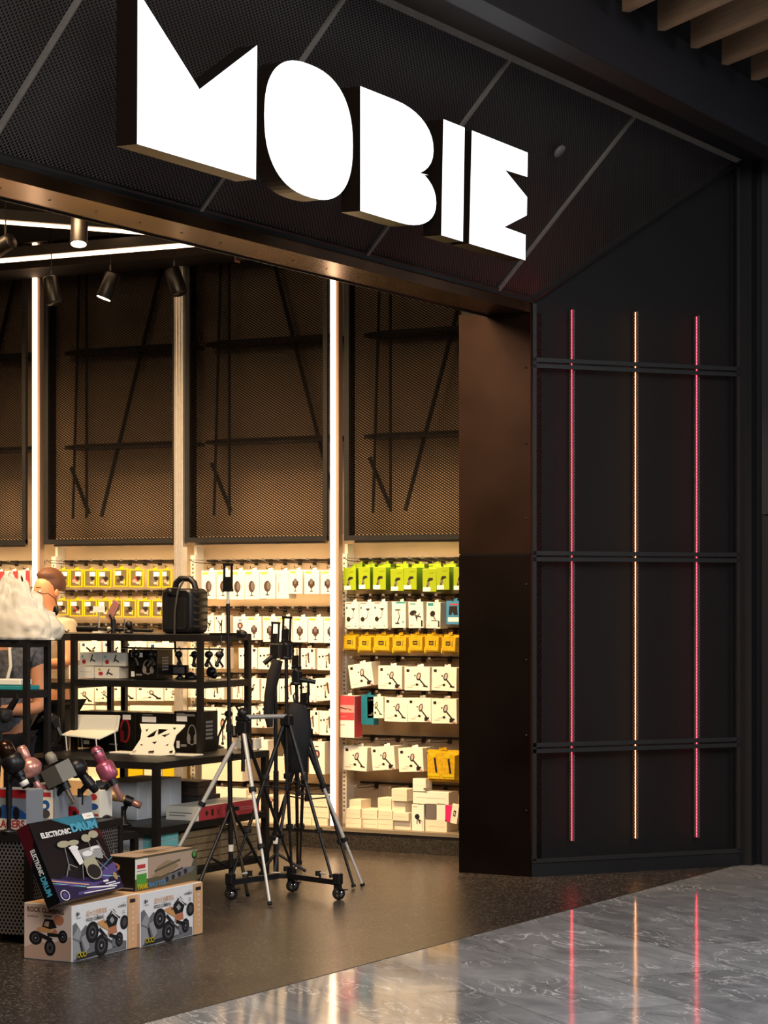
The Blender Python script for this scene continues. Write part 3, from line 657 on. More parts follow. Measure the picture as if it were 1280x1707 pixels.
row([z5(168, 290, 838, 990), z5(300, 425, 842, 1002), z5(432, 590, 838, 1002), z5(602, 738, 845, 1008), z5(746, 884, 838, 1004), z5(888, 1026, 838, 1006), z5(1036, 1175, 842, 1008)], 'yb', 'yellow plastic blister pack', 'third row', D, 'yellow blister packs', d=.06, name='blister_pack', cat='blister pack')
row([z5(240, 448, 1118, 1322, 'arm2', -9), z5(482, 692, 1122, 1325, 'arm2'), z5(716, 940, 1132, 1338), z5(956, 1176, 1132, 1338)], 'arm', 'white carton with swing arm print', 'fourth row', D, 'swing arm cartons', d=.11)
row([z6(386, 530, 118, 305), z6(536, 742, 125, 332), z6(746, 952, 130, 338, 'arm2'), z6(957, 1180, 138, 352, 'arm2')], 'arm', 'white carton with swing arm print', 'fifth row', D, 'swing arm cartons', d=.11)
row([z6(168, 378, 556, 762, 'arm', 2.5), z6(432, 636, 572, 772, 'arm2', -5), z6(668, 886, 582, 784, 'arm2', -3)], 'arm', 'white carton with swing arm print', 'sixth row', D, 'swing arm cartons', d=.15)
pack(*z6(900, 1180, 595, 868), 'yb2', 'large yellow blister pack with two suction mounts beside the dark pillar', None, d=.06, name='blister_pack', cat='blister pack')
pack(*z6(133, 268, 108, 476), 'red', 'red and white tall box overhanging the slotted post', None, d=.10, yf=.69)
pack(*z6(330, 442, 100, 362), 'plain', 'blue box just right of the red and white box', None, body=(TEALB, TEALB), d=.06)
hp = [(190, 330, 1196, 1282), (336, 472, 1203, 1288), (474, 612, 1206, 1292), (616, 772, 1214, 1306), (196, 322, 1112, 1195), (326, 472, 1120, 1203), (482, 606, 1130, 1206), (478, 598, 1018, 1129), (612, 752, 1148, 1214), (604, 722, 1042, 1146), (600, 736, 938, 1040), (225, 330, 1034, 1111)]
for i, (a_, b_, c_, d_) in enumerate(hp): pack(*z6(a_, b_, c_, d_), 'seam', ['plain cream carton heaped on plinth near the pillar, '+s_ for s_ in ('bottom left', 'bottom second', 'bottom third', 'bottom fourth', 'second layer left', 'second layer middle', 'second layer third', 'standing on third', 'second layer right', 'third layer right', 'topmost right', 'topmost left')][i], 'plain cartons on the plinth', tab=False, d=.12, yf=.72+.02*(i % 2), body=(CREAM, CREAM))
pack(*z6(780, 888, 1075, 1310), 'cam', 'tall pale carton with black camera print standing on the plinth', None, tab=False, d=.08)
pack(*z6(900, 1092, 1212, 1322), 'seam', 'wide cream carton lying on plinth right of the camera carton', None, tab=False, d=.14, body=(CREAM, CREAM))
pack(*z6(905, 996, 1066, 1208), 'plain', 'grey window box standing on the wide cream carton', None, tab=False, d=.07, body=(PGRY, PGRY))
pack(*z6(1000, 1078, 1066, 1210), 'seam', 'narrow pale carton right of the grey window box', None, tab=False, d=.07)
pack(*z6(790, 1108, 962, 1062, 'plain'), 'open pale carton lying across the boxes near the pillar', None, tab=False, d=.12) if False else pack(*z6(790, 1108, 965, 1063), 'seam', 'long pale carton lying across the boxes near the pillar', None, tab=False, d=.12)
pack(*z6(788, 904, 845, 962), 'seam', 'square pale carton standing on the long pale carton', None, tab=False, d=.08)
pack(*z6(1074, 1128, 1078, 1225), 'plain', 'magenta card box leaning near the pillar foot', None, tab=False, d=.02, body=(MAG, MAG), tilt=4)
pack(*z6(1120, 1180, 1066, 1236), 'phone', 'white card with black phone print by the pillar foot', None, tab=False, d=.02, yf=.70, tilt=8)
# --- bay C
def z3(x0, x1, y0, y1, *r): return (x0*.25+280, y0*.25+900, x1*.25+280, y1*.25+900, *r)
row([z3(225, 318, 205, 395), z3(323, 412, 203, 397), z3(414, 508, 203, 398), z3(512, 607, 203, 398), z3(610, 715, 203, 392), z3(722, 804, 205, 392, 'blank', 0, 'white carton turned to its side'), z3(806, 895, 200, 360, 'fan2'), z3(908, 1008, 202, 362, 'fan2'), z3(1016, 1120, 202, 362, 'fan2')], 'fan', 'white carton with dark oval print', 'top row', C, 'white cartons with oval print', d=.09)
row([z3(235, 308, 505, 622, 'stand2', 0, 'small white carton with stand print'), z3(312, 380, 505, 622, 'stand2', 0, 'small white carton with stand print'), z3(434, 528, 512, 668, 'mic', 0, 'white carton with microphone print'), z3(531, 622, 512, 668), z3(634, 732, 512, 680), z3(736, 828, 512, 680), z3(832, 928, 514, 682), z3(934, 1036, 514, 686), z3(1040, 1130, 514, 688)], 'fan2', 'white carton with dark oval print', 'second row', C, 'white cartons with oval print', d=.09)
row([z3(135, 250, 722, 855), z3(256, 380, 722, 858), z3(472, 594, 722, 858), z3(600, 735, 720, 862), z3(750, 850, 722, 862), z3(868, 978, 724, 862), z3(995, 1120, 726, 868)], 'stand', 'white carton with small stand print', 'third row', C, 'white stand cartons', d=.10)
row([z3(132, 245, 930, 1052), z3(250, 372, 930, 1060), z3(430, 495, 930, 1062), z3(500, 608, 925, 1068, 'stand2'), z3(620, 738, 928, 1076), z3(745, 862, 928, 1080), z3(868, 984, 930, 1080), z3(988, 1120, 926, 1075, 'stand', -4)], 'stand', 'white carton with small stand print', 'fourth row', C, 'white stand cartons', d=.10)
row([z3(132, 228, 1118, 1400, 'mic'), z3(232, 322, 1120, 1400, 'mic'), z3(325, 405, 1122, 1400, 'mic'), z3(432, 528, 1115, 1250, 'mic'), z3(536, 656, 1112, 1250), z3(790, 895, 1130, 1290), z3(905, 1002, 1140, 1292), z3(1006, 1115, 1145, 1300)], 'stand', 'white carton with small black print', 'fifth row', C, 'white stand cartons', d=.10)
for i, q in enumerate([(414, 1234, 446, 1262), (515, 1237, 541, 1290), (446, 1264, 500, 1300), (336, 1268, 404, 1300)]):
    pack(*q, ['mic', 'mic', 'plain', 'plain'][i], ['white carton with lens print behind the silver tripod', 'white carton with lens print left of tube foot', 'cream flat carton behind the black tripod legs', 'cream flat carton behind the silver tripod leg'][i], None, d=.09, body=None if i < 2 else (CREAM, CREAM))
k = 0
for r_, (ya, yb_) in enumerate(((1364, 1377.5), (1346, 1363), (1327, 1345))):
    for c_ in range(5):
        x = 412+c_*27+(r_ % 2)*2
        pack(x, ya-c_*.2, x+26, yb_+c_*.15, 'mic' if (r_ == 2 and c_ == 1) else 'seam', f'cream carton on the plinth left of tube, {ORD[c_]} from left, {["bottom", "middle", "top"][r_]} layer', 'cream cartons left of the tube foot', tab=False, d=.12, body=(CREAM, CREAM))
for i, q in enumerate([(322, 1318, 352, 1345), (354, 1313, 382, 1345), (384, 1316, 410, 1345), (322, 1346, 365, 1372), (367, 1346, 410, 1372)]):
    pack(*q, 'seam', 'pale carton in the heap behind the tripod pole, '+['upper left', 'upper middle', 'upper right', 'lower left', 'lower right'][i], 'pale cartons behind the tripod pole', tab=False, d=.14, body=(CART, CREAM))
# --- bay B
def z1(x0, x1, y0, y1, *r): return (x0*.3125, y0*.3125+900, x1*.3125, y1*.3125+900, *r)
row([z1(*q) for q in ((302, 368, 158, 250), (371, 440, 156, 252), (447, 519, 158, 252), (522, 594, 158, 252), (606, 682, 152, 250), (690, 766, 155, 252), (786, 858, 156, 254), (862, 915, 156, 254))], 'frame', 'yellow framed accessory pack', 'top row', B, 'yellow framed packs', d=.02, name='accessory_pack', cat='pack')
row([z1(*q) for q in ((300, 366, 318, 400), (372, 444, 318, 408), (447, 519, 320, 408), (522, 587, 318, 412), (590, 652, 318, 412), (655, 725, 318, 412), (736, 805, 320, 412), (808, 872, 320, 412))], 'frame', 'yellow framed accessory pack', 'second row', B, 'yellow framed packs', d=.02, name='accessory_pack', cat='pack')
row([(100, 1070, 130, 1100), (134, 1070, 168, 1104), (172, 1070, 206, 1104), (208, 1070, 244, 1104), (247, 1072, 292, 1106)], 'stand2', 'white carton with arm print', 'third row', B, 'white cartons between the shelves', d=.1)
row([(120, 1146, 156, 1172), (158, 1146, 186, 1170), (188, 1146, 226, 1168), (228, 1146, 272, 1168), (274, 1146, 300, 1168)], 'arm', 'white carton with arm print', 'fourth row', B, 'white cartons between the shelves', d=.1)
row([(122, 1176, 156, 1200), (160, 1178, 214, 1200, 'plain'), (216, 1178, 286, 1200, 'plain')], 'plain', 'pale flat carton', 'fifth row', B, 'pale flat cartons', d=.12, tab=False)
for i in range(6): pack(116+i*31, 1268-i*.3, 145+i*31, 1300, 'plain', f'yellow and pale carton low on wall {B}, {ORD[i]} from left', 'low cartons behind the shelving', d=.1, tab=False, body=((YEL, YELD) if i in (2, 3, 5) else (CREAM, CREAM)))
for yp, nm in ((1200.5, 'upper'), (1300.5, 'lower')):
    q = ony(110, yp, .70); q2 = ony(300, yp, .70); m = MB(); m.box(0, q2.x-q.x, 0, .28, -.012, 0, WHITE); o = m.build('wall_shelf'); o.location = (q.x, .715, ony(200, yp, .735).z-.002); tag(o, nm+' white shelf board of the wall bay behind the shelving', 'shelf')
# --- bay A
row([(-14, 953, 8, 984), (8, 952, 30, 982), (31, 951, 50, 981), (64, 952, 84, 982)], 'mouse', 'white and red mouse carton', 'top row', A, 'white and red cartons', d=.08)
row([(-12, 1000, 14, 1024), (20, 1000, 48, 1024)], 'mouse', 'white and red mouse carton', 'second row', A, 'white and red cartons', d=.08)
for i, (q, bb) in enumerate([((60, 1068, 82, 1096), TEALB), ((83, 1068, 98, 1096), PTEAL), ((66, 1096, 100, 1140), PBRN), ((101, 1095, 118, 1140), PLG)]):
    pack(*q, 'plain', ['dark teal box under top shelf at left', 'light teal box under top shelf at left', 'brown box behind the shelf posts at left', 'pale narrow box behind the shelf posts at left'][i], None, tab=False, d=.1, yf=.70, body=(bb, bb))
# --- rails with hooks
def rail(px0, px1, y, n, label, first=None):
    a = ony(px0, y, .99); b = ony(px1, y+(px1-px0)*.0, .99); w_ = b.x-a.x
    t = thing('hook_rail', (a.x, .99, a.z), label, 'rail', 'hook rails on the product wall')
    m = MB(); m.box(0, w_, .0, .03, -.006, .006, HOOK); m.build('rail_bar', t)
    for i in range(n):
        x = (i+.5)*w_/n
        m = MB(); m.box(x-.012, x+.012, -.008, 0, -.03, .008, HOOK); m.path([(x, -.005, -.02), (x, -.22, -.012), (x, -.262, .0)], .0025, HOOK, 5); m.path([(x, -.005, .0), (x, -.24, .002)], .0018, HOOK, 4); m.box(x-.008, x+.008, -.266, -.264, -.004, .008, PGRY)
        m.build('hook', t)
rn = ['top', 'second', 'third', 'fourth', 'fifth', 'sixth', 'seventh']
for i, (y, n) in enumerate(((932, 8), (992, 8), (1047, 7), (1094, 4), (1149, 4), (1226, 4), (1304, 3))): rail(600, 772, y, n, f'{rn[i]} dark hook rail of the bay beside the dark pillar')
for i, (y, n) in enumerate(((935, 9), (1012, 9), (1068, 8), (1122, 8), (1172, 8), (1222, 8), (1300, 5))): rail(345, 562, y, n, f'{rn[i]} dark hook rail of the bay left of the lit tube')
for i, (y, n) in enumerate(((936, 8), (985, 8), (1040, 8), (1060, 5), (1136, 5))): rail(108, 305, y, n, f'{rn[i]} dark hook rail of the bay behind the shelving')
for i, (y, n) in enumerate(((937, 4), (990, 4))): rail(-40, 70, y, n, f'{rn[i]} dark hook rail of the leftmost bay')
# --- interior ceiling lights
def beam_light(p0, p1, label, w_=.05):
    p0, p1 = Vector(p0), Vector(p1); t = thing('linear_ceiling_light', p0, label, 'light'); d = p1-p0
    m = MB(); m.bar((0, 0, .03), d+Vector((0, 0, .03)), .10, .06, mat('light_channel', '#3a332d', .45, .3)); m.build('channel', t)
    m = MB(); m.bar((0, 0, -.006), d+Vector((0, 0, -.006)), w_, .02, TUBE); m.build('light_tube', t)
a = onz(330, 405, 3.5); b = onz(-60, 438, 3.5)
beam_light(a, b, 'bright linear ceiling light pointing at the bronze lintel, lower of the two')
a = onz(270, 388.5, 3.6); b = onz(-60, 363.5, 3.6)
beam_light(a, b, 'thin linear ceiling light behind the bright one, upper of the two', .022)
m = MB(); a = onz(378, 408, 3.52); m.box(-5.2, a.x, a.y+.12, a.y+.16, 3.50, 3.62, mat('ceiling_beam_box', '#2e241c', .6)); m.box(-5.2, a.x, a.y+.16, .69, 3.50, 3.62, mat('ceiling_beam_dark', '#1a1410', .7)); m.build('trim_ceiling', kind='structure')
m = MB(); m.box(-5.2, .3, .62, YW, 3.72, 3.86, mat('ceiling_beam_dark', '#1a1410', .7)); m.build('trim_ceiling', kind='structure')
# spot lights
def spot(px, py, Yd, tilt, rz, on, label, ln=.16):
    p = at(px, py, Yd); t = thing('track_spotlight', p, label, 'spotlight', 'black ceiling spotlights')
    R = Matrix.Rotation(-.3 if on else 0, 4, RGT) @ Matrix.Rotation(rz, 4, 'Z') @ Matrix.Rotation(tilt, 4, 'Y')
    m = MB(); m.lathe([(.045, -ln/2), (.047, -ln/2+.004), (.047, ln/2-.01), (.042, ln/2)], mat('spot_black', '#120e0c', .4, .2), R, 20); m.build('lamp_body', t)
    m = MB(); m.lathe([(.042, -ln/2-.003), (.043, -ln/2+.002)], mat('spot_on', '#ffffff', .3, emit=(1, .86, .62), es=5) if on else mat('spot_off', '#2a2522', .3), R, 20); m.build('lens', t)
    m = MB(); q = R @ Vector((0, 0, ln*.2)); q2 = Vector((0, 0, (3.72 if p.y > .6 else 3.862)-p.z)); m.tube(q, (q.x, q.y, min(ln*.75, q2.z)), .007, FRAME); m.tube((q.x, q.y, min(ln*.75, q2.z)), (q.x, q.y, q2.z), .0035, DEEP); m.build('stem', t)
    return t
spot(132, 383, 12.6, 0, 0, True, 'lit black spotlight hanging straight down in front of linear lights', .17)
spot(181, 476, 13.6, .45, -.1, True, 'lit dark spotlight tilted left, below the bright linear light')
spot(87, 484, 13.6, -.25, -.1, False, 'dark spotlight just right of the left lit tube')
spot(293, 469, 13.6, -.38, -.1, False, 'dark spotlight tilted right in front of the unlit upright')
spot(2, 411, 12.8, 1.2, 0, False, 'dark spotlight partly cut by the left edge of the photo')
m = MB(); m.box(-.05, .05, -.02, .02, -.02, .02, PLB); m.box(-.055, -.045, -.02, .02, -.03, .04, mat('copper_plate', '#8a5a3c', .4, .6)); m.box(-.01, .01, -.01, .01, .02, 3.862-at(408, 428, 13.2).z, FRAME); o = m.build('sensor_box'); o.location = at(408, 428, 13.2); tag(o, 'small black box under the bronze lintel above the middle mesh panel', 'sensor')
# ================================================================== DISPLAY FURNITURE
def rack(name, x0, x1, y0, y1, zs, zbase, label, posts=None, q=.026, cat='shelf rack', ztop=None, shelf_t=.022):
    t = thing(name, (x0, y0, zbase), label, cat); w_, d_ = x1-x0, y1-y0
    top = (ztop or max(zs))-zbase
    for z in zs:
        m = MB(); h = z-zbase; m.box(0, w_, 0, q*.8, h-.034, h, SHELF); m.box(0, w_, d_-q*.8, d_, h-.034, h, SHELF); m.box(0, q*.8, 0, d_, h-.034, h, SHELF); m.box(w_-q*.8, w_, 0, d_, h-.034, h, SHELF)
        m.box(.004, w_-.004, .004, d_-.004, h-.014, h+.001, SHELF); m.build('shelf', t)
    for px_, py_ in ((0, 0), (w_-q, 0), (w_-q, d_-q), (0, d_-q)):
        m = MB(); m.box(px_-.0015, px_+q+.0015, py_-.0015, py_+q+.0015, 0, top-.002, SHELF); m.build('post', t)
    return t
XT = -1.31
pr = onz(335, 1065, 1.266); pl = ony(118, 1065, pr.y)
rack('display_table', pl.x-.01, XT, -1.585, -.52, (.66, .335, .10), 0, 'black steel display table holding the white laptop stands', q=.03)
pr = onz(335, 1065, 1.266); pl = ony(118, 1065, pr.y)
rack('shelf_rack', pl.x, pr.x, pr.y, -.53, (1.285, 1.040), .661, 'black two-shelf rack carrying the black speaker case', q=.026)
pm = ony(101, 1065, pr.y)
rack('shelf_rack', pm.x-.95, pm.x, pr.y+.01, -.53, (1.282, 1.02, .33), 0, 'black open shelf rack behind the person at left', q=.026)
rack('low_table', -1.68, -1.345, -2.20, -1.70, (.33, .06), 0, 'low black table behind the drum box', q=.028)
# --- table with perforated sides
TL = (-2.6, -.875, -3.19, -2.40, .475)
t = thing('perforated_table', (TL[1], TL[2], 0), 'low black table with perforated metal front holding the microphones', 'table', None, math.radians(5))
PERT = perf('perforated_table_metal', '#8b8581', .019, .030, .0062, .35, .5)
m = MB(); m.box(TL[0]-TL[1], 0, 0, TL[3]-TL[2], .44, .475, SHELF); m.build('tabletop', t)
for a, b in ((0, 0), (TL[0]-TL[1], 0), (0, TL[3]-TL[2]), (TL[0]-TL[1], TL[3]-TL[2])):
    m = MB(); sx = -.03 if a == 0 else 0; sy = 0 if b == 0 else -.03; m.box(a+sx, a+sx+.03, b+sy, b+sy+.03, 0, .44, SHELF); m.build('leg', t)
W_ = TL[1]-TL[0]; D_ = TL[3]-TL[2]
for nm, P in (('front', [(-W_+.03, .01, .04), (-.03, .01, .04), (-.03, .01, .44), (-W_+.03, .01, .44)]), ('side', [(-.01, .03, .04), (-.01, D_-.03, .04), (-.01, D_-.03, .44), (-.01, .03, .44)])):
    m = MB(); m.poly(P, PERT, [(0, 0), ((W_ if nm == 'front' else D_)-.06, 0), ((W_ if nm == 'front' else D_)-.06, .4), (0, .4)]); m.build('perforated_panel', t)
m = MB(); m.box(-W_+.03, -.03, .03, D_-.02, .035, .05, DEEP); m.box(-W_+.03, -.03, .03, .04, .05, .44, DEEP); m.box(-.05, -.04, .04, D_-.02, .05, .44, DEEP); m.build('inner_box', t)
# upper tier standing on it and the small rack at the photo edge
rack('tier_shelf', -2.5, -1.55, -3.02, -2.45, (.735,), .476, 'black tier shelf on the perforated table under the toy robots', q=.022)
r3 = ony(45, 1070, -2.62)
rack('shelf_rack', r3.x-.6, r3.x, -2.62, -2.44, (1.288, 1.055), .737, 'small black rack at the left photo edge under the plastic bag', q=.022)

# ================================================================== BOXED GOODS ON THE DISPLAYS
def fbox(name, px0, px1, pyb, pyt, z, d, label, cat, mf=CART, ms=None, front=(), side=(), top=(), group=None, ch=.0015, xf=None, rz=0):
    P = onz(px1, pyb, z)
    if z > 1: P = ony(px1, pyb, -.86)
    if z == .661: P = ony(px1, pyb, -.84)
    L = ony(px0, pyb, P.y); T = ony(px1, pyt, P.y)
    w_ = P.x-L.x; h = T.z-z; m = MB(); m.rbox(0, w_, 0, d, 0, h, ch, ms or mf)
    m.prints((.0, 0, 0), (w_, 0, 0), (0, 0, h), [('R', .005, .005, .995, .995, mf)]+list(front), .0005)
    m.prints((w_, 0, 0), (0, d, 0), (0, 0, h), list(side), .0005)
    if top: m.prints((0, 0, h), (w_, 0, 0), (0, d, 0), list(top), .0005)
    o = m.build(name); o.location = (L.x, P.y, z+.001); return tag(o, label, cat, group)
def xbox(name, px0, px1, pyb, pyt, z, x, w_, label, cat, mside=CART, mf=None, side=(), front=(), group=None, top=()):   # +x face spans px0..px1
    a = onx(px0, pyb, x); b = onx(px1, pyb, x); T = onx(px0, pyt, x); h = T.z-z; d = b.y-a.y
    m = MB(); m.rbox(-w_, 0, 0, d, 0, h, .0015, mf or mside)
    m.prints((0, 0, 0), (0, d, 0), (0, 0, h), [('R', .003, .003, .997, .997, mside)]+list(side), .0005)
    m.prints((-w_, 0, 0), (w_, 0, 0), (0, 0, h), [('R', .003, .003, .997, .997, mf or mside)]+list(front), .0005)
    if top: m.prints((-w_, 0, h), (w_, 0, 0), (0, d, 0), list(top), .0005)
    o = m.build(name); o.location = (x, a.y, z+.001); return tag(o, label, cat, group)
BRB = mat('brown_box', '#3c2b22', .5); BRB2 = mat('dark_grey_box', '#2c2826', .5); HBK = mat('headphone_box', '#17130f', .35); HBK2 = mat('headphone_box_line', '#8f8980', .4); HRED = mat('headphone_red', '#8e1f24', .4)
AQUA = mat('aqua_box', '#7fc9c6', .5); BWH = mat('box_bluewhite', '#dcdfe4', .5)
# rock climbing boxes
CT = mat('box_tan', '#dcab7c', .55); RW = mat('box_white_print', '#ecebea', .45); RK = mat('rock_grey', '#6f6f72', .6); RK2 = mat('rock_light', '#9a9a9c', .6); RKD = mat('rock_dark', '#2c2c30', .6); TR = mat('tyre_print', '#1b1a1b', .5); TR2 = mat('tyre_mid', '#4a4648', .5); ORG = mat('buggy_orange', '#d49a62', .5); OR2 = mat('buggy_red', '#c07a56', .5)
TPK = mat('box_pinkish', '#e2c8ba', .55); SAND = mat('box_sand', '#c4a08a', .6); TBR = mat('title_brown', '#5d3a2b', .5)
def wheel(x, y, r, ry): return [('E', x, y, r, ry, TR), ('E', x, y, r*.62, ry*.62, TR2), ('E', x, y, r*.4, ry*.4, TR), ('E', x, y, r*.14, ry*.14, RK2)]
def buggy_big():
    p = [('P', [(0, .0), (.84, .0), (.84, .16), (.74, .2), (.66, .3), (.58, .22), (.48, .34), (.4, .28), (.30, .5), (.2, .62), (.13, .52), (.05, .7), (0, .66)], RK),
         ('P', [(0, .44), (.08, .6), (.14, .5), (.1, .36)], RK2), ('P', [(0, 0), (.0, .4), (.1, .32), (.13, .12), (.06, .06)], RK2), ('P', [(.02, .0), (.2, .0), (.5, .04), (.7, .1), (.36, .1), (.12, .07)], RKD), ('P', [(.13, .4), (.2, .45), (.26, .2), (.2, .12)], RK2), ('P', [(.50, .06), (.62, .08), (.58, .24), (.52, .22)], RK2), ('P', [(.1, .32), (.13, .34), (.16, .15), (.14, .13)], RKD)]
    p += wheel(.30, .46, .10, .20)+wheel(.44, .18, .105, .21)+wheel(.72, .22, .06, .14)+[('E', .80, .52, .065, .135, TR), ('E', .80, .52, .035, .08, TR2)]
    p += [('P', [(.36, .62), (.48, .66), (.58, .5), (.56, .42), (.44, .52)], ORG), ('P', [(.50, .62), (.6, .74), (.7, .62), (.66, .46), (.56, .44)], TR), ('L', .52, .66, .62, .8, .016, TR), ('L', .62, .8, .73, .62, .016, TR), ('L', .58, .82, .72, .66, .014, RW), ('P', [(.56, .62), (.6, .68), (.64, .6), (.6, .54)], RK2), ('P', [(.54, .34), (.68, .36), (.67, .5), (.55, .48)], OR2), ('L', .40, .5, .52, .3, .03, TR), ('L', .56, .34, .70, .26, .03, TR), ('L', .46, .36, .6, .2, .02, TR2), ('E', .49, .6, .01, .02, TR), ('E', .37, .76, .006, .012, TR), ('E', .70, .84, .006, .012, TR), ('E', .76, .3, .006, .012, TR)]
    p += [('R', .85, 0, 1, 1, CT), ('R', .88, .86, .97, .93, TR), ('T', .20, .77, .52, .88, '超大比例攀爬车', ORG), ('T', .20, .68, .47, .745, 'ROCK CLIMBING', TR2, .02), ('T', .045, .81, .095, .89, '8+', TR, .03), ('R', .045, .775, .11, .785, RK), ('T', .71, .82, .82, .87, '2.4GHz', TR, .02), ('R', .76, .89, .82, .895, RK), ('R', .76, .74, .80, .75, RK), ('R', .76, .70, .80, .71, RK)]
    for i in range(3): p += [('E', .08+.045*i, .10, .024, .05, YEL), ('E', .08+.045*i, .10, .016, .033, TR)]
    for i in range(7): p += [('T', .905, .75-.1*i, .945, .80-.1*i, '攀爬越野遥控车'[i], RW)]
    return p
def buggy_small():
    p = [('P', [(0, .0), (1, 0), (1, .45), (.8, .4), (.6, .3), (.3, .32), (0, .2)], SAND)]
    p += wheel(.24, .38, .14, .13)+wheel(.82, .44, .10, .12)+[('E', .55, .22, .12, .15, TR), ('E', .55, .22, .075, .1, TR2), ('E', .55, .22, .03, .04, TR)]
    p += [('P', [(.26, .56), (.5, .64), (.62, .58), (.55, .5), (.3, .5)], ORG), ('P', [(.38, .6), (.44, .74), (.62, .74), (.7, .6), (.55, .56)], TR), ('E', .74, .74, .11, .095, OR2), ('P', [(.42, .62), (.46, .7), (.54, .7), (.52, .6)], SAND), ('P', [(.54, .48), (.66, .58), (.72, .52), (.58, .44)], OR2), ('L', .3, .46, .6, .36, .07, TR), ('L', .5, .46, .8, .46, .06, TR), ('L', .42, .8, .6, .79, .02, TR2),
          ('T', .07, .86, .85, .955, 'ROCK CLIMBING', TBR, .03, -.02), ('R', .07, .82, .5, .827, TPK), ('T', .07, .765, .30, .795, '2.4GHz', TBR, .02)]
    return p
b1 = onz(120, 1605, 0); b1r = onx(227.5, 1580, b1.x); b1l = ony(40, 1600, b1.y); bh = ony(120, 1511, b1.y).z
def toybox(P, L_, W_, h_, label, small=True):
    m = MB(); m.rbox(-W_, 0, 0, L_, 0, h_, .002, RW)
    m.prints((0, .003, .003), (0, L_-.006, 0), (0, 0, h_-.006), buggy_big(), .0004)
    m.prints((-W_+.003, 0, .003), (W_-.006, 0, 0), (0, 0, h_-.006), [('R', 0, 0, 1, 1, TPK)]+buggy_small(), .0004)
    m.prints((-W_, 0, h_), (W_, 0, 0), (0, L_, 0), [('R', .01, .01, .99, .99, CT)], .0005)
    o = m.build('toy_box'); o.location = (P.x, P.y, .001); return tag(o, label, 'toy box', 'rock climbing toy boxes on the floor')
o = toybox(b1, b1r.y-b1.y, b1.x-b1l.x, bh, 'white and tan buggy toy box under the drum box, brown end panel showing'); o.rotation_euler = (0, 0, 0)
b2 = onz(230, 1581, 0); b2r = onx(335, 1560, b2.x)
toybox(Vector((b2.x+.004, b2.y+.012, 0)), b2r.y-b2.y-.01, .22, bh, 'white and tan buggy toy box under the battle tank box')
# drum box leaning back
DK = mat('drum_black', '#0e0f12', .28, coat=.3); DT = mat('drum_teal', '#2f7186', .35); DTL = mat('drum_teal_light', '#4fa3c0', .35); DPU = mat('drum_purple', '#261f45', .35); DP2 = mat('drum_violet', '#574a85', .35); DWH = mat('drum_white', '#e8e8ea', .35); DCY = mat('drum_cymbal', '#a9a68e', .35); DGL = mat('drum_gold', '#a88f5c', .35); DRD = mat('drum_dark_red', '#4a0f18', .35)
D0 = onz(100, 1505, .262); D1 = onz(206, 1479, .262); D1.z = D0.z; U = D1-D0; U.z = 0; V = Vector((-.16, 0, .318)); 
q = onpl(47, 1373, D0, U.cross(V)); V = q-D0; NN = U.cross(V).normalized()
t = thing('drum_kit_box', (D0.x, D0.y, .231), 'black ELECTRONIC DRUM box leaning on the table edge, standing on a toy box', 'box')
o0 = Vector((0, 0, D0.z-.231)); bk = -NN*.062
m = MB(); m.hexa([o0+bk, o0+U+bk, o0+U, o0, o0+V+bk, o0+U+V+bk, o0+U+V, o0+V], DK)
p = [('P', [(.33, 1), (1, 1), (1, .84), (.86, .78), (.62, .86)], DT)]
for i in range(9): p.append(('L', .45+.05*i, .99, .68+.035*i, .82-.004*i, .005, DTL))
p += [('P', [(0, .0), (1, 0), (1, .30), (.82, .36), (.62, .22), (.4, .22), (.2, .3), (0, .22)], DPU), ('P', [(0, .30), (.25, .22), (.6, .14), (.8, .14), (.6, .10), (.25, .15), (0, .26)], DP2), ('L', 0, .27, .5, .13, .008, CT), ('L', 0, .24, .45, .11, .006, AQUA), ('L', .0, .22, .6, .1, .006, DP2), ('L', .3, .05, .95, .07, .02, DP2), ('L', .45, .10, .9, .04, .012, DWH), ('L', .38, .04, .86, .02, .008, DWH), ('P', [(.62, .2), (1, .34), (1, .22), (.8, .14)], DP2), ('L', .75, .2, 1, .14, .006, AQUA), ('L', .66, .24, 1, .4, .005, DTL),
      ('E', .1, .07, .065, .065, DWH), ('E', .1, .07, .055, .055, DPU), ('E', .1, .07, .03, .035, DP2),
      ('R', .78, .06, .96, .072, DWH), ('R', .74, .085, .9, .1, DWH), ('R', .72, .115, .8, .14, DWH), ('E', .93, .16, .03, .05, DGL),
      ('T', .09, .785, .54, .855, 'ELECTRONIC', DWH, .045), ('T', .56, .79, .965, .90, 'DRUM', DTL, .06), ('R', .80, .925, .97, 1.0, STK), ('R', .86, .955, .92, .962, PGRY)]
for x0, y0, x1, y1 in ((.36, .64, .30, .34), (.32, .42, .22, .28), (.32, .42, .42, .36), (.52, .4, .44, .2), (.54, .4, .6, .22), (.86, .64, .9, .44), (.84, .52, .92, .36), (.74, .4, .84, .26), (.45, .64, .44, .55), (.73, .68, .72, .5)): p.append(('L', x0, y0, x1, y1, .007, RK2))
p += [('E', .35, .67, .095, .042, DCY), ('E', .50, .665, .085, .035, DCY), ('E', .71, .69, .07, .05, DCY), ('E', .84, .72, .075, .048, DCY), ('P', [(.4, .62), (.52, .6), (.54, .4), (.46, .38)], DWH), ('P', [(.52, .56), (.86, .58), (.86, .44), (.56, .42)], RK2), ('P', [(.52, .42), (.72, .46), (.74, .32), (.54, .26)], DCY), ('E', .64, .5, .08, .035, DWH), ('E', .78, .54, .08, .035, DWH), ('P', [(.74, .54), (.87, .54), (.84, .40), (.75, .42)], RK2), ('E', .47, .6, .07, .03, DWH), ('E', .63, .27, .115, .105, DCY), ('E', .63, .27, .1, .09, TR)]
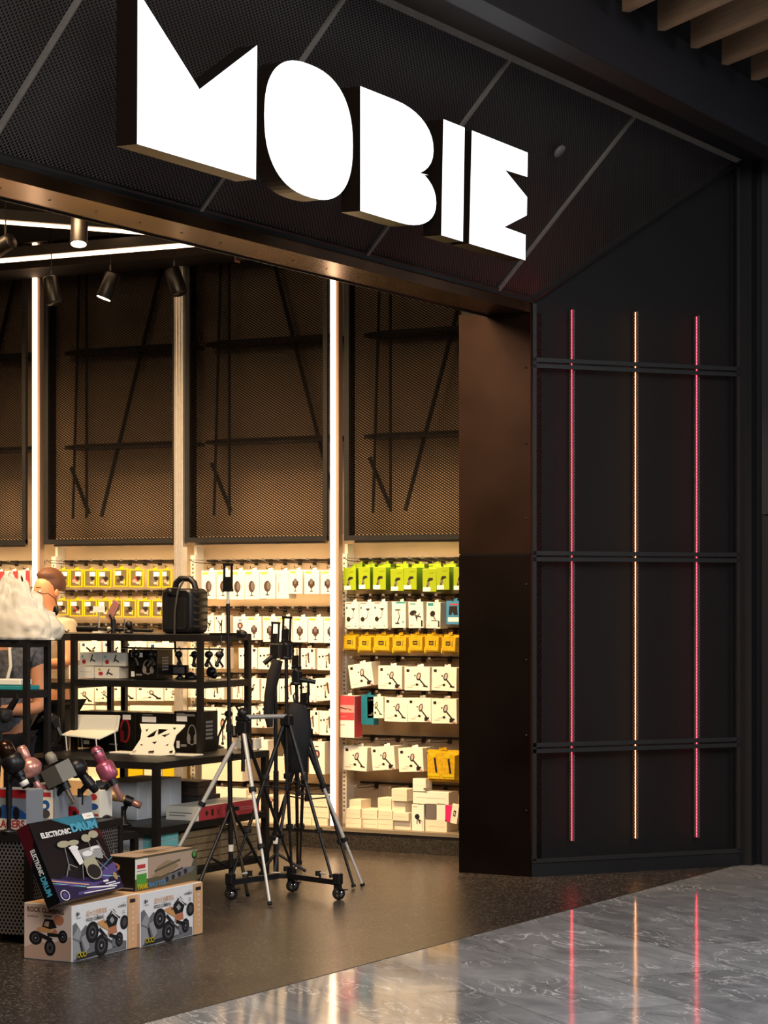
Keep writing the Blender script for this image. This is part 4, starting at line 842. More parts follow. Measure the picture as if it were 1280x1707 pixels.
m.prints(o0, U, V, p, .0005)
m.prints(o0+V+bk, -V, -bk, [('R', 0, 0, 1, 1, DK), ('P', [(0, 0), (.5, 0), (.2, .9), (0, .95)], DRD), ('T', .30, .35, .62, .72, 'ELECTRONIC', DWH, .03), ('T', .64, .3, .88, .72, 'DRUM', DTL, .05)], .0005)
m.build('box_body', t)
# tank box
tk = onz(225, 1487, .231); CAM1 = mat('tank_sand', '#9a8263', .6); CAM2 = mat('tank_olive', '#5d5640', .6); CAM3 = mat('tank_sky', '#b59a84', .6); GRN = mat('badge_green', '#4f9a3c', .5)
p = [('P', [(0, 0), (1, 0), (1, .5), (.7, .42), (.4, .3), (0, .36)], CAM2), ('P', [(0, .36), (.2, .32), (.2, .95), (0, .95)], CART), ('R', .03, .66, .16, .78, PRED), ('R', .03, .58, .17, .6, PGRY), ('P', [(.02, .1), (.18, .1), (.18, .5), (.02, .5)], GRN), ('P', [(.2, .32), (.9, .45), (1, .95), (.2, .95)], CAM3),
     ('P', [(.22, .38), (.3, .42), (.34, .62), (.5, .78), (.6, .72), (.7, .55), (.6, .42), (.4, .32)], CAM1), ('L', .3, .5, .72, .72, .02, CAM2), ('P', [(.4, .14), (.62, .16), (.92, .3), (.96, .44), (.8, .46), (.56, .34), (.42, .24)], RK), ('L', .58, .36, .76, .46, .014, RKD), ('E', .5, .2, .03, .08, RKD), ('E', .6, .23, .03, .08, RKD), ('E', .7, .28, .03, .08, RKD), ('E', .8, .33, .03, .08, RKD),
     ('T', .03, .04, .2, .2, 'TANK', YEL, .04), ('T', .21, .07, .48, .2, 'BATTLE', PBLU, .04), ('E', .945, .8, .04, .13, TR), ('E', .945, .82, .028, .09, GRN)]
o = xbox('tank_toy_box', 225, 328, 1487, 1431, .231, tk.x, .17, 'battle tank toy box with window top standing on the rear toy box', 'toy box', CAM2, HBK, side=p, front=[('E', .35, .7, .2, .13, OR2), ('E', .35, .7, .12, .07, HBK), ('R', .05, .06, .95, .1, PGRY)], top=[('R', .04, .04, .96, .96, CAM3), ('P', [(.2, .3), (.8, .34), (.75, .7), (.3, .66)], CAM1), ('L', .5, .5, .5, .95, .05, CAM2), ('E', .5, .5, .16, .1, CAM2)])
# goods on and under the display table
for i in range(4):
    a = onz(229, 1368, .336)
    xx = -1.62; y0 = -1.31+.103*i
    m = MB(); m.rbox(-.26, 0, 0, .101, 0, .195, .002, BWH)
    m.prints((0, 0, 0), (0, .101, 0), (0, 0, .195), [('L', x, .03, x, .97, .006, PLG) for x in (.14, .28, .42, .56, .70, .84)], .0005)
    m.prints((-.26, 0, 0), (.26, 0, 0), (0, 0, .195), [('L', .3, .02, .3, .98, .006, PLG), ('R', .04, .6, .1, .9, PLG)], .0005)
    o = m.build('white_box'); o.location = (xx, y0, .337); tag(o, 'tall white box on the middle shelf of the display table, '+['nearest to the camera', 'second in the row', 'third in the row', 'last in the row'][i], 'box', 'white boxes on the middle shelf')
for i, (w_, h, yy) in enumerate(((.30, .045, -1.0), (.28, .05, -1.0), (.25, .05, -.98), (.22, .035, -.96))): pass
zc_ = .336
for i, (y0, y1, h, mm_) in enumerate(((-.86, -.62, .045, BRB2), (-.87, -.66, .045, BRB2), (-.875, -.70, .045, BRB), (-.88, -.72, .03, BRB))):
    m = MB(); m.rbox(-.26, 0, 0, y1-y0, 0, h, .001, mm_); m.prints((0, 0, 0), (0, y1-y0, 0), (0, 0, h), [('L', .1, .5, .9, .5, .004, PGRY)], .0005); o = m.build('flat_box'); o.location = (-1.53, y0, zc_+.002); zc_ += h+.0015
    tag(o, 'dark flat box in the stack beside the white boxes, '+['lowest', 'second from bottom', 'third from bottom', 'topmost'][i], 'box', 'dark flat boxes')
o = xbox('red_flat_box', 331, 432, 1368, 1346, .336, XT-.01, .20, 'long red box with white end on the table shelf behind the tripods', 'box', REDB, CART, side=[('T', .10, .25, .16, .72, '◆', BRB), ('R', .2, .25, .24, .72, BRB), ('T', .28, .25, .34, .72, 'X', BRB), ('T', .42, .25, .62, .72, 'WW', BRB), ('R', .68, .5, .95, .56, PINK), ('R', .68, .35, .95, .4, PINK)], front=[('R', .1, .5, .8, .56, PGRY), ('R', .1, .3, .6, .36, PGRY)])
for i in range(4):
    m = MB(); m.rbox(-.50, 0, 0, .17, 0, .052, .0015, BWH); m.prints((0, 0, 0), (0, .17, 0), (0, 0, .052), [('R', .01, .02, .99, .98, AQUA)], .0005); m.prints((-.20, 0, 0), (.2, 0, 0), (0, 0, .052), [('R', .5, .02, 1, .98, AQUA)], .0005)
    o = m.build('white_aqua_box'); o.location = (XT-.03, -1.52, .103+i*.0535); tag(o, 'white and aqua flat box on the bottom shelf, '+['lowest', 'second from bottom', 'third from bottom', 'topmost'][i]+' of its stack', 'box', 'white and aqua boxes')
for j in range(2):
    for i in range(5 if j == 0 else 4):
        m = MB(); m.rbox(-.4, 0, 0, .36, 0, .036, .0015, KRAFT); m.prints((0, 0, 0), (0, .36, 0), (0, 0, .036), [('R', .02, .04, .98, .1, BRB)], .0005)
        o = m.build('kraft_carton'); o.location = (XT-.03, -1.32+j*.37, .103+i*.0375)
        tag(o, f'brown carton on the bottom shelf behind the tripods, {ORD[i]} from bottom of the {"near" if j == 0 else "far"} stack', 'carton', 'brown cartons on the bottom shelf')
o = fbox('green_flat_box', 196, 232, 1432, 1404, .062, .18, 'pale green flat box under the low table behind the drum box', 'box', mat('pale_green_box', '#93a58a', .5))
# headphone boxes and headphone art
def hart(red=False):
    c = HRED if red else HBK2
    return [('O', .68, .42, .17, .26, .035, c), ('E', .56, .32, .07, .13, c), ('E', .82, .32, .07, .13, c), ('R', .1, .75, .5, .9, STK), ('R', .1, .08, .22, .26, STK), ('R', .26, .12, .48, .18, HBK2), ('L', .12, .95, .4, .95, .02, HBK2)]
vt = [('R', .3, .3+.1*i, .7, .36+.1*i, HBK2) for i in range(5)]
fbox('headphone_box', 214, 262, 1135, 1084, 1.042, .15, 'black headphone box on the rack shelf right of the small white boxes', 'box', HBK, front=hart(), side=vt, group=None)
fbox('headphone_box', 130, 226, 1243, 1188, .661, .16, 'black headphone box with red headphones behind the folding laptop stand', 'box', HBK, front=[('O', .82, .5, .09, .33, .03, HRED), ('R', .74, .2, .8, .5, HRED), ('R', .78, .8, .92, .93, STK), ('R', .1, .1, .2, .2, STK), ('R', .55, .1, .7, .14, HBK2)])
fbox('headphone_box', 231, 290, 1250, 1190, .661, .16, 'black headphone box behind the white lattice stand', 'box', HBK, front=hart())
fbox('headphone_box', 290, 334, 1256, 1187, .661, .17, 'black headphone box beside the rack post, large headphone print', 'box', HBK, front=hart()+[('R', .1, .88, .8, .94, HBK2)], side=vt)
for i, q in enumerate([(118, 156, 1134, 1111, False), (158, 198, 1134.5, 1112, True)]):
    fbox('small_white_box', *q[:4], 1.042, .13, 'small white box on rack shelf, '+['lower left of four', 'lower right of four'][i], 'box', CART, front=([('E', .25, .4, .1, .17, PRED), ('L', .5, .3, .6, .8, .05, PBLK), ('L', .55, .5, .75, .3, .05, PBLK), ('E', .2, .75, .06, .1, YEL)] if q[4] else [('R', .4, .5, .9, .54, PLG)]), side=[], group='small white boxes on the rack')
hz = ony(157, 1111, -.86).z+.002
for i, q in enumerate([(133, 169, 1110.5, 1088), (171, 209, 1111.5, 1089)]):
    fbox('small_white_box', *q, hz+.001, .12, 'small white box on rack shelf, '+['upper left of four', 'upper right of four'][i], 'box', CART, front=[('E', .2, .3, .09, .17, PRED), ('L', .5, .3, .6, .85, .05, PBLK), ('L', .55, .5, .72, .3, .05, PBLK), ('E', .12, .7, .06, .1, AQUA)], group='small white boxes on the rack')
# toy boxes on the perforated table
TOYB = mat('toy_box_blue', '#2c5a9a', .35); TOYR = mat('toy_box_red', '#b3242a', .35); TOYG = mat('toy_box_grey', '#8b8f96', .4)
tart = [('R', 0, 0, 1, .28, CART), ('T', .1, .04, .95, .24, 'RACERS', PRED, .04, .03), ('P', [(0, .35), (.3, .62), (.7, .6), (1, .42), (1, .3), (0, .28)], TOYB), ('E', .7, .42, .1, .16, TR), ('E', .18, .42, .1, .16, TR), ('P', [(0, .8), (1, .8), (1, 1), (0, 1)], TOYR)]
fbox('racer_toy_box', -12, 44, 1386, 1318, .476, .12, 'blue racing car toy box with red top at the left photo edge', 'toy box', TOYG, front=tart)
fbox('racer_toy_box', 56, 92, 1372, 1308, .476, .10, 'tall grey and red toy box between the microphone poles', 'toy box', TOYG, front=[('R', .25, .1, .9, .85, CART), ('R', .35, .66, .8, .78, PRED), ('E', .55, .45, .2, .13, TOYB), ('E', .55, .22, .22, .12, TR2), ('E', .5, .42, .1, .06, CART), ('T', .1, .87, .95, .98, 'RACERS', PRED, .04)])
fbox('racer_toy_box', 96, 132, 1368, 1330, .476, .10, 'red car toy box behind the silver microphone', 'toy box', TOYG, front=[('P', [(0, .3), (.3, .6), (.8, .6), (1, .4), (1, .2), (0, .1)], TOYR), ('E', .3, .25, .1, .14, TR), ('E', .8, .28, .1, .14, TR)])
fbox('racer_toy_box', 146, 166, 1364, 1318, .476, .10, 'narrow white toy box right of the black microphone', 'toy box', CART, front=[('E', .5, .75, .3, .12, PRED), ('E', .5, .4, .4, .12, TOYB), ('R', .1, .05, .9, .14, PRED)])
# ================================================================== SPEAKER CASE, LAPTOP STANDS, SMALL GOODS
zT = 1.287
def onrack(px, z, y=-.76): q = ony(px, 1060, y); q.z = z; return q
P = onrack(319, zT, -.80); L = ony(268, 1059, P.y); w_ = P.x-L.x; h = ony(319, 962, P.y).z-zT; d = .17
t = thing('speaker_case', (L.x, P.y, zT), 'black ribbed portable speaker case with carry handle on the rack top', 'speaker')
m = MB(); n = 20; R_ = .035; hb = h*.80
def rr(x0, x1, z0, z1, r, n=5):
    q = []
    for cx, cz, a in ((x1-r, z0+r, -90), (x1-r, z1-r, 0), (x0+r, z1-r, 90), (x0+r, z0+r, 180)):
        for i in range(n+1): q.append((cx+r*math.cos(math.radians(a+90*i/n)), cz+r*math.sin(math.radians(a+90*i/n))))
    return q
f0 = rr(0, w_, 0, hb, R_); lay = [(-.0, .012), (.012, 0), (d-.012, 0), (d, .012)]
rings = []
for y, ins in lay: rings.append([Vector((w_/2+(a-w_/2)*(1-ins/w_*2), y, hb/2+(b-hb/2)*(1-ins/hb*2))) for a, b in f0])
k = len(f0); vs = sum(rings, []); fs = []
for i in range(3):
    for j in range(k): fs.append((i*k+j, i*k+(j+1) % k, (i+1)*k+(j+1) % k, (i+1)*k+j))
m.add(vs, fs, PLB, True); m.poly(rings[0], PLB); m.poly(rings[3][::-1], PLB); m.build('case_body', t)
m = MB(); g = rr(w_*.14, w_*.86, hb*.10, hb*.80, .02); m.prism([Vector((a, -.008, b)) for a, b in g], [Vector((a, .004, b)) for a, b in g], mat('grille_black', '#0c0b0c', .6))
for i in range(9): m.box(w_*.2+i*w_*.067, w_*.2+i*w_*.067+.004, -.0095, -.007, hb*.16, hb*.74, PLB)
m.build('grille', t)
m = MB(); m.path([(w_*.16, d/2, hb-.02), (w_*.22, d/2, h-.03), (w_*.36, d/2, h-.008), (w_*.66, d/2, h-.008), (w_*.80, d/2, h-.03), (w_*.88, d/2, hb-.02)], .017, PLB, 10); m.build('handle', t)
for i in range(6): m = MB(); m.rbox(w_-.004, w_+.008, .02, d-.02, .03+i*hb*.15, .045+i*hb*.15, .003, PLB); m.build('side_rib', t)
m = MB(); m.rbox(w_*.22, w_*.62, -.01, .01, hb*.84, hb*1.02, .004, PLB); m.lathe([(.014, 0), (.014, .008)], FRAME, Matrix.Translation((w_*.34, -.01, hb*.93)) @ Matrix.Rotation(math.pi/2, 4, 'X'), 12); m.build('control_panel', t)
m = MB(); m.path([(w_*.78, -.01, h-.02), (w_*.66, -.03, h*.75), (w_*.58, -.035, h*.4), (w_*.55, -.03, h*.05), (w_*.58, -.03, -.10)], .006, mat('strap', '#3b3834', .6), 6); m.build('strap', t)
# folding laptop stand
LS = mat('stand_ivory', '#f0ecda', .35)
y0 = -1.08; P = ony(200, 1250, y0)
def pt(px, py, y): return ony(px, py, y)
t = thing('laptop_stand', (P.x, y0, .661), 'white folding laptop stand on thin legs at the left of display table', 'laptop stand')
b0 = Vector((P.x, y0, .661))
a1, a2, a3, a4 = pt(126, 1193, y0+.16)-b0, pt(198, 1194, y0+.16)-b0, pt(194, 1218, y0+.08)-b0, pt(120, 1216, y0+.08)-b0
c3, c4 = pt(166, 1231, y0-.06)-b0, pt(103, 1224, y0-.06)-b0
T = Vector((0, .0, -.006)); m = MB(); m.hexa([a4+T, a3+T, a2+T+Vector((0, .006, 0)), a1+T+Vector((0, .006, 0)), a4, a3, a2, a1], LS); m.build('back_plate', t)
m = MB(); m.hexa([c4+T, c3+T, a3+T, a4+T, c4, c3, a3, a4], LS); m.build('tray', t)
m = MB(); m.tube(a1.lerp(a2, 1)+Vector((.002, 0, .0)), a3+Vector((.002, 0, 0)), .008, LS); m.tube(a2, a1, .006, LS); m.build('hinge', t)
for s_ in (c3.lerp(c4, .1), a3.lerp(c3, .1), c4.lerp(c3, .1), a3.lerp(a4, .8)):
    m = MB(); m.tube(s_, (s_.x+.01, s_.y, .004), .004, SIL); m.build('leg', t)
# lattice laptop stand
P = onz(250, 1259, .661); b0 = Vector((P.x, P.y, .661)); t = thing('laptop_stand', b0, 'white lattice laptop stand with triangular cut-outs on the display table', 'laptop stand')
yb, yt = P.y, P.y+.10
outl = [(214, 1259), (222, 1250), (234, 1232), (236, 1218), (233, 1206.5), (270, 1207), (308, 1208), (307, 1212), (293, 1226), (288, 1242), (291, 1253), (290, 1258), (252, 1261)]
def lpnt(px, py, off=0):
    f = (1260-py)/54; q = ony(px, py, yb+.10*f) if False else None
    return ony(px, py, yb+(.10*max(0, min(1, f))))-b0+Vector((0, off, 0))
holes = [[(244, 1228), (262, 1216), (257, 1227), (247, 1230)], [(263, 1215), (281, 1216), (262, 1226)], [(268, 1226), (284, 1222), (281, 1225), (274, 1229)], [(252, 1237), (262, 1236), (257, 1241)], [(242, 1217), (248, 1214), (244, 1221)], [(287, 1213), (294, 1213), (290, 1218)], [(232, 1241), (239, 1240), (236, 1244)], [(275, 1243), (281, 1239), (280, 1243)], [(221, 1252), (227, 1251), (225, 1256), (219, 1256)], [(247, 1252), (257, 1251), (256, 1256), (246, 1256)], [(282, 1252), (288, 1251), (287, 1256), (281, 1256)]]
from mathutils.geometry import tessellate_polygon
loops = [[lpnt(*q) for q in outl]]+[[lpnt(*q) for q in hl] for hl in holes]; flat = [p_ for l in loops for p_ in l]
tri_ = tessellate_polygon([[Vector((p_.x, p_.z, 0)) for p_ in l] for l in loops]); m = MB(); bo = Vector((0, .006, 0))
m.add(flat, [tuple(x) for x in tri_], LS); m.add([p_+bo for p_ in flat], [tuple(x)[::-1] for x in tri_], LS)
for l in loops: m.prism(l, [p_+bo for p_ in l], LS, cap=False)
m.build('lattice_plate', t)
m = MB(); m.rbox(ony(178, 1250, yb).x-b0.x, ony(318, 1250, yb).x-b0.x, .02, .12, 0, .008, .002, LS); m.build('base_arm', t)
# things on the rack top
def item(name, parts, loc, label, cat, group=None, rz=0):
    t = thing(name, loc, label, cat, group, rz)
    for nm, m in parts: m.build(nm, t)
    return t
p = onrack(205, zT);
m1 = MB(); m1.tube((-.30, 0, .022), (-.17, 0, .022), .018, PLB, n=12); m2 = MB(); m2.tube((-.17, 0, .022), (.18, .02, .014), .010, PLB, n=8); m3 = MB(); m3.tube((-.10, .004, .02), (-.06, .005, .02), .014, ALU, n=10)
item('selfie_stick', [('grip', m1), ('shaft', m2), ('collar', m3)], p, 'black selfie stick lying on the rack top left of the speaker case', 'selfie stick')
p = onrack(189, zT);
m1 = MB(); m1.tube((0, 0, .0), (0, 0, .07), .016, PLB); [m1.tube((0, 0, .03), (.04*math.cos(a), .04*math.sin(a), 0.004), .006, PLB) for a in (.3, 2.4, 4.5)]
m2 = MB(); m2.tube((0, 0, .07), (-.02, 0, .10), .012, PLB); m2.bar((-.03, 0, .075), (.025, 0, .17), .045, .012, mat('pink_grip', '#a8756a', .4), up=(0, 1, 0))
item('mini_tripod', [('tripod_base', m1), ('phone_grip', m2)], p, 'mini tripod with pinkish phone grip on the rack top', 'mini tripod')
p = onrack(165, zT); m1 = MB(); m1.box(-.03, .03, -.02, .02, 0, .008, CART); m2 = MB(); m2.tube((0, 0, .008), (0, 0, .115), .005, ALU, n=6); m3 = MB(); m3.box(-.038, .038, -.002, .002, .112, .145, STK)
item('price_sign', [('foot', m1), ('pole', m2), ('card', m3)], p, 'small blank price card on a thin pole on the rack top', 'price sign')
p = onrack(215, zT); m1 = MB(); m1.ball((0, 0, .045), .022, PLB); m2 = MB(); m2.lathe([(.025, 0), (.022, .01), (.008, .022)], PLB)
item('webcam', [('camera_ball', m1), ('foot', m2)], p, 'small black ball webcam on the rack top beside the speaker case', 'webcam')
# gooseneck microphone at left
p = onrack(80, 1.284, -.78)
A_ = p; f = lambda px, py: at(px, py, dep(p))-p
m1 = MB(); m1.lathe([(.045, 0), (.04, .012), (.014, .03), (.012, .07)], PLB); m2 = MB(); m2.path([f(53, 994), f(60, 1005), f(78, 1030), f(92, 1043)], [.018, .020, .016, .013], PLB, 12); m2.ball(f(53, 996), .024, PLB); m2.path([f(70, 1010), f(72, 1022), f(66, 1028), f(60, 1018)], [.012, .02, .02, .01], PLB, 10)
m3 = MB(); m3.path([f(92, 1043), f(112, 1054), f(115, 1050)], .005, PLB, 6); m3.path([f(66, 998), f(70, 990), f(80, 989), f(92, 998), f(97, 1014), f(90, 1024)], .0025, PLB, 5); m3.ball(f(93, 1018), .018, PLB, sc=(1, .6, 1.6))
m4 = MB(); m4.bar(f(84, 1025), f(90, 1032), .012, .03, CHR)
item('shotgun_microphone', [('foot', m1), ('microphone_body', m2), ('cable', m3), ('switch_plate', m4)], p, 'black shotgun microphone with curly cable leaning beside the plastic bag', 'microphone')
p = onrack(62, 1.284, -.70); f = lambda px, py: at(px, py, dep(p))-p
m1 = MB(); m1.path([f(28, 1018), f(40, 1030), f(52, 1038)], [.006, .014, .012], PLB, 8); m2 = MB(); m2.path([f(50, 1036), f(60, 1038), f(70, 1040)], [.016, .020, .014], PLB, 10)
item('folding_stand', [('arm', m1), ('clamp', m2)], p, 'black folding phone arm lying across the plastic bag', 'phone arm')
# things hanging and standing on the right end of the rack
yr = -.90
a = ony(203, 1080, yr); b = ony(372, 1080, yr)
m = MB(); m.tube((0, 0, 0), (b.x-a.x, 0, 0), .005, CHR); 
for px_ in (206, 368): q_ = ony(px_, 1080, yr)-a; m.tube((q_.x, 0, 0), (q_.x, .01, .155), .003, CHR, n=5)
o = m.build('hanging_rod'); o.location = a; tag(o, 'thin chrome rod under the rack top, small gadgets hanging from it', 'rod')
for i, px_ in enumerate((226, 252, 298, 324, 348, 366)):
    c = ony(px_, 1080, yr); m1 = MB(); m1.path([(0, 0, .006), (.0, -.012, -.01), (0, 0, -.02)], .003, PLB, 5); m2 = MB(); m2.ball((0, 0, -.035), .024, PLB, sc=(1, .8, .8)); m2.tube((-.01, 0, -.04), (.015, 0, -.085), .009, PLB); m2.tube((0, 0, -.07), (-.02, 0, -.10), .006, PLB); m2.ball((.014, 0, -.09), .012, PLB)
    item('hanging_gadget', [('hook', m1), ('body', m2)], c, f'small black gadget hanging on the chrome rod, {ORD[i]} from left', 'gadget', 'black gadgets on the chrome rod', rz=i*.8)
p = onrack(300, 1.042, -.72); m1 = MB(); m1.box(-.05, .05, -.01, .01, .02, .075, PLB); m1.box(-.035, .035, -.0115, -.01, .03, .065, PGRY); m2 = MB(); m2.lathe([(.03, 0), (.01, .02)], PLB)
item('mini_display', [('screen', m1), ('foot', m2)], p, 'small dark display gadget on the rack shelf right of headphone box', 'gadget')
p = onrack(318, 1.042, -.72); m1 = MB(); m1.lathe([(.035, 0), (.034, .012), (.022, .032), (.004, .04)], PLB); m2 = MB(); m2.tube((.03, 0, .012), (.06, 0, .01), .008, CHR)
item('dome_camera', [('dome', m1), ('lever', m2)], p, 'black dome gadget on the rack shelf near the post', 'gadget')
p = onrack(357, 1.042, -.72); m1 = MB(); m1.ball((0, 0, .04), .03, PLB); m1.ball((.03, -.02, .025), .02, PLB); m2 = MB(); m2.tube((-.02, 0, 0), (-.02, 0, .12), .004, SIL)
q_ = item('desk_gadget', [('lens_pair', m1), ('antenna', m2)], (-1.56, -.70, 1.042), 'black twin lens gadget at the right end of the rack shelf', 'gadget')
p = onz(362, 1247, .661); f = lambda px, py: at(px, py, dep(p))-p
m1 = MB(); m1.lathe([(.04, 0), (.038, .006), (.008, .02)], PLB, n=12); m2 = MB(); m2.path([(0, 0, .01), f(364, 1228), f(374, 1205), f(380, 1192)], [.008, .006, .006, .006], PLB, 8); m2.ball(f(381, 1190), .02, PLB, sc=(1.3, 1, 1))
item('gooseneck_holder', [('foot', m1), ('neck', m2)], p, 'black gooseneck holder standing right of the headphone boxes', 'phone holder')
p = onz(415, 1248, .661); m1 = MB(); m1.box(-.06, .06, -.03, .03, 0, .055, CART); m1.prints((-.06, -.03, 0), (.12, 0, 0), (0, 0, .055), [('R', .62, .1, .85, .9, PBRN), ('R', .2, .6, .5, .7, PBLK)], .0005)
o = m1.build('small_lens_box'); o.location = (min(p.x, XT-.07), p.y, .662); tag(o, 'small white box on the right end of the display table', 'box')
# things along the front-left area of the display table: dark toy drone pieces
# ================================================================== MICROPHONES
RG = mat('rose_gold', '#c98f84', .3, .5); PK = mat('pink_metal', '#b8627a', .3, .55); SLV = mat('grey_mic', '#8d8b84', .4, .5); GLD = mat('gold_mic', '#c99c66', .35, .5); COP = mat('copper_mic', '#3a2417', .22, .7)
GRL = mat('mic_grille', '#9b958c', .45, .6, bump=.8, bs=900)
def mic(hd, tl, pole_px, base_py, kind, label, zb=.476, xp=-1.0):
    base = onz(pole_px, base_py, zb); yc = base
    dd = dep(base)-.02; A = at(*hd, dd); B = at(*tl, dd); ax = (B-A); Lg = ax.length; ax.normalize()
    t = thing('microphone', A.lerp(B, .55), label, 'microphone', 'karaoke microphones on stands'); c = A.lerp(B, .55)
    M = Matrix.Translation(A-c) @ ax.to_track_quat('Z', 'Y').to_matrix().to_4x4()
    g = MB(); b = MB(); hnd = MB()
    if kind == 'sphere': g.lathe([(.004, -.02), (.018, -.016), (.024, .0), (.024, .03), (.022, .06)], RG, M, 16); b.lathe([(.02, Lg*.22)]+[(.046*math.sin(math.pi*i/10)+.006, Lg*.42-.046*math.cos(math.pi*i/10)) for i in range(11)], RG, M, 22); b.ball(M @ Vector((0, .035, Lg*.42)), .02, PK); b.ball(M @ Vector((.02, -.035, Lg*.42)), .02, PK); hnd.lathe([(.016, Lg*.55), (.015, Lg), (.010, Lg+.004)], RG, M, 14)
    if kind == 'box': g.lathe([(.004, -.024), (.018, -.02), (.026, 0), (.024, .03)], GRL, M, 16); K = M @ Matrix.Translation((0, 0, Lg*.36)) @ Matrix.Rotation(.6, 4, 'Z'); q = .05; b.hexa([K @ Vector(v) for v in ((-q, -q, -q*.85), (q, -q, -q*.85), (q, q, -q*.85), (-q, q, -q*.85), (-q, -q, q*.85), (q, -q, q*.85), (q, q, q*.85), (-q, q, q*.85))], SLV); hnd.lathe([(.022, Lg*.55), (.020, Lg*.66), (.014, Lg*.7), (.012, Lg), (.008, Lg+.003)], CHR, M, 14)
    if kind == 'ball': g.lathe([(.005+.044*math.sin(math.pi*i/12), -.044*math.cos(math.pi*i/12)) for i in range(13)], PLB, M, 20); b.lathe([(.046, .0), (.048, .006), (.046, .012)], mat('gunmetal', '#4a4744', .35, .7), M, 20); hnd.lathe([(.022, .035), (.020, Lg*.6), (.017, Lg), (.01, Lg+.004)], PLB, M, 14)
    if kind == 'drum': g.lathe([(.006, -.028), (.02, -.024), (.028, -.008), (.028, .02), (.024, .05)], PK, M, 16); b.lathe([(.02, Lg*.2), (.038, Lg*.24), (.044, Lg*.30), (.044, Lg*.5), (.038, Lg*.56), (.018, Lg*.60)], PK, M, 22); b.lathe([(.030, -.004), (.0305, .0), (.030, .004)], CHR, M, 16); hnd.lathe([(.018, Lg*.58), (.020, Lg*.7), (.014, Lg*.78), (.013, Lg), (.009, Lg+.003)], RG, M, 14)
    if kind == 'copper': g.lathe([(.01, -.03), (.03, -.02), (.036, .0), (.036, Lg*.25)], COP, M, 18); b.lathe([(.036, Lg*.2), (.05, Lg*.28), (.05, Lg*.5), (.03, Lg*.62)], PLB, M, 20); hnd.lathe([(.022, Lg*.58), (.018, Lg), (.01, Lg+.004)], PLB, M, 14); hnd.lathe([(.0195, Lg*.84), (.0192, Lg*.96)], STK, M, 14)
    if kind == 'gold': g.lathe([(.006, -.02), (.028, -.016), (.032, .02), (.026, .05)], GLD, M, 16); b.lathe([(.026, .045), (.018, .08), (.017, Lg*.7)], GLD, M, 16); hnd.lathe([(.017, Lg*.7), (.018, Lg), (.012, Lg+.004)], RG, M, 14)
    g.build('grille', t); b.build('body', t); hnd.build('handle', t)
    H_ = (A.lerp(B, .62)-base); s = thing('microphone_stand', base, label.replace('microphone', 'stand pole', 1).replace('rose gold ', 'black ').replace('grey square ', 'black ').replace('pink ', 'black ').replace('gold ', 'black '), 'stand', 'black microphone stands')
    m = MB(); m.lathe([(.038, 0), (.036, .006), (.012, .014)] if zb > .4 else [(.042, 0), (.038, .01), (.016, .03), (.012, .06)], PLB, n=16); m.build('foot', s)
    m = MB(); m.tube((0, 0, .01), (0, 0, max(H_.z-.045, .03)), .010, PLB); m.tube((0, 0, H_.z*.4), (0, 0, max(H_.z-.03, .04)), .014, PLB); m.build('pole', s)
    m = MB(); qq = M.to_3x3() @ Vector((0, 0, 1)); c2 = H_; m.tube(c2-qq*.02, c2+qq*.02, .0245, PLB, n=14); m.tube((0, 0, max(H_.z-.05, .03)), c2, .012, PLB); m.build('clip', s)
mic((8, 1246), (44, 1312), 15, 1387, 'copper', 'copper black microphone at the far left with white sticker')
mic((37, 1250), (68, 1322), 50, 1379, 'sphere', 'rose gold microphone with a round ball body, second from left')
mic((84, 1262), (122, 1339), 92, 1371, 'box', 'grey square microphone with chrome handle, third from left')
mic((128, 1280), (160, 1319), 134, 1367, 'ball', 'black ball-headed microphone left of the pink one')
mic((162, 1254), (202, 1332), 171, 1362, 'drum', 'pink microphone with drum-shaped speaker, rightmost upright one')
mic((182, 1322), (234, 1343), 206, 1376, 'gold', 'gold microphone lying almost flat on a short stand', zb=.337)
p = onz(172, 1374, .337); m = MB(); m.lathe([(.045, 0), (.044, .012), (.03, .016)], PLB, n=20); m.lathe([(.036, .0161), (.034, .019)], CART, n=20); o = m.build('round_charger'); o.location = (p.x, p.y, .338); tag(o, 'small round puck with white top beside the gold microphone stand', 'charger')
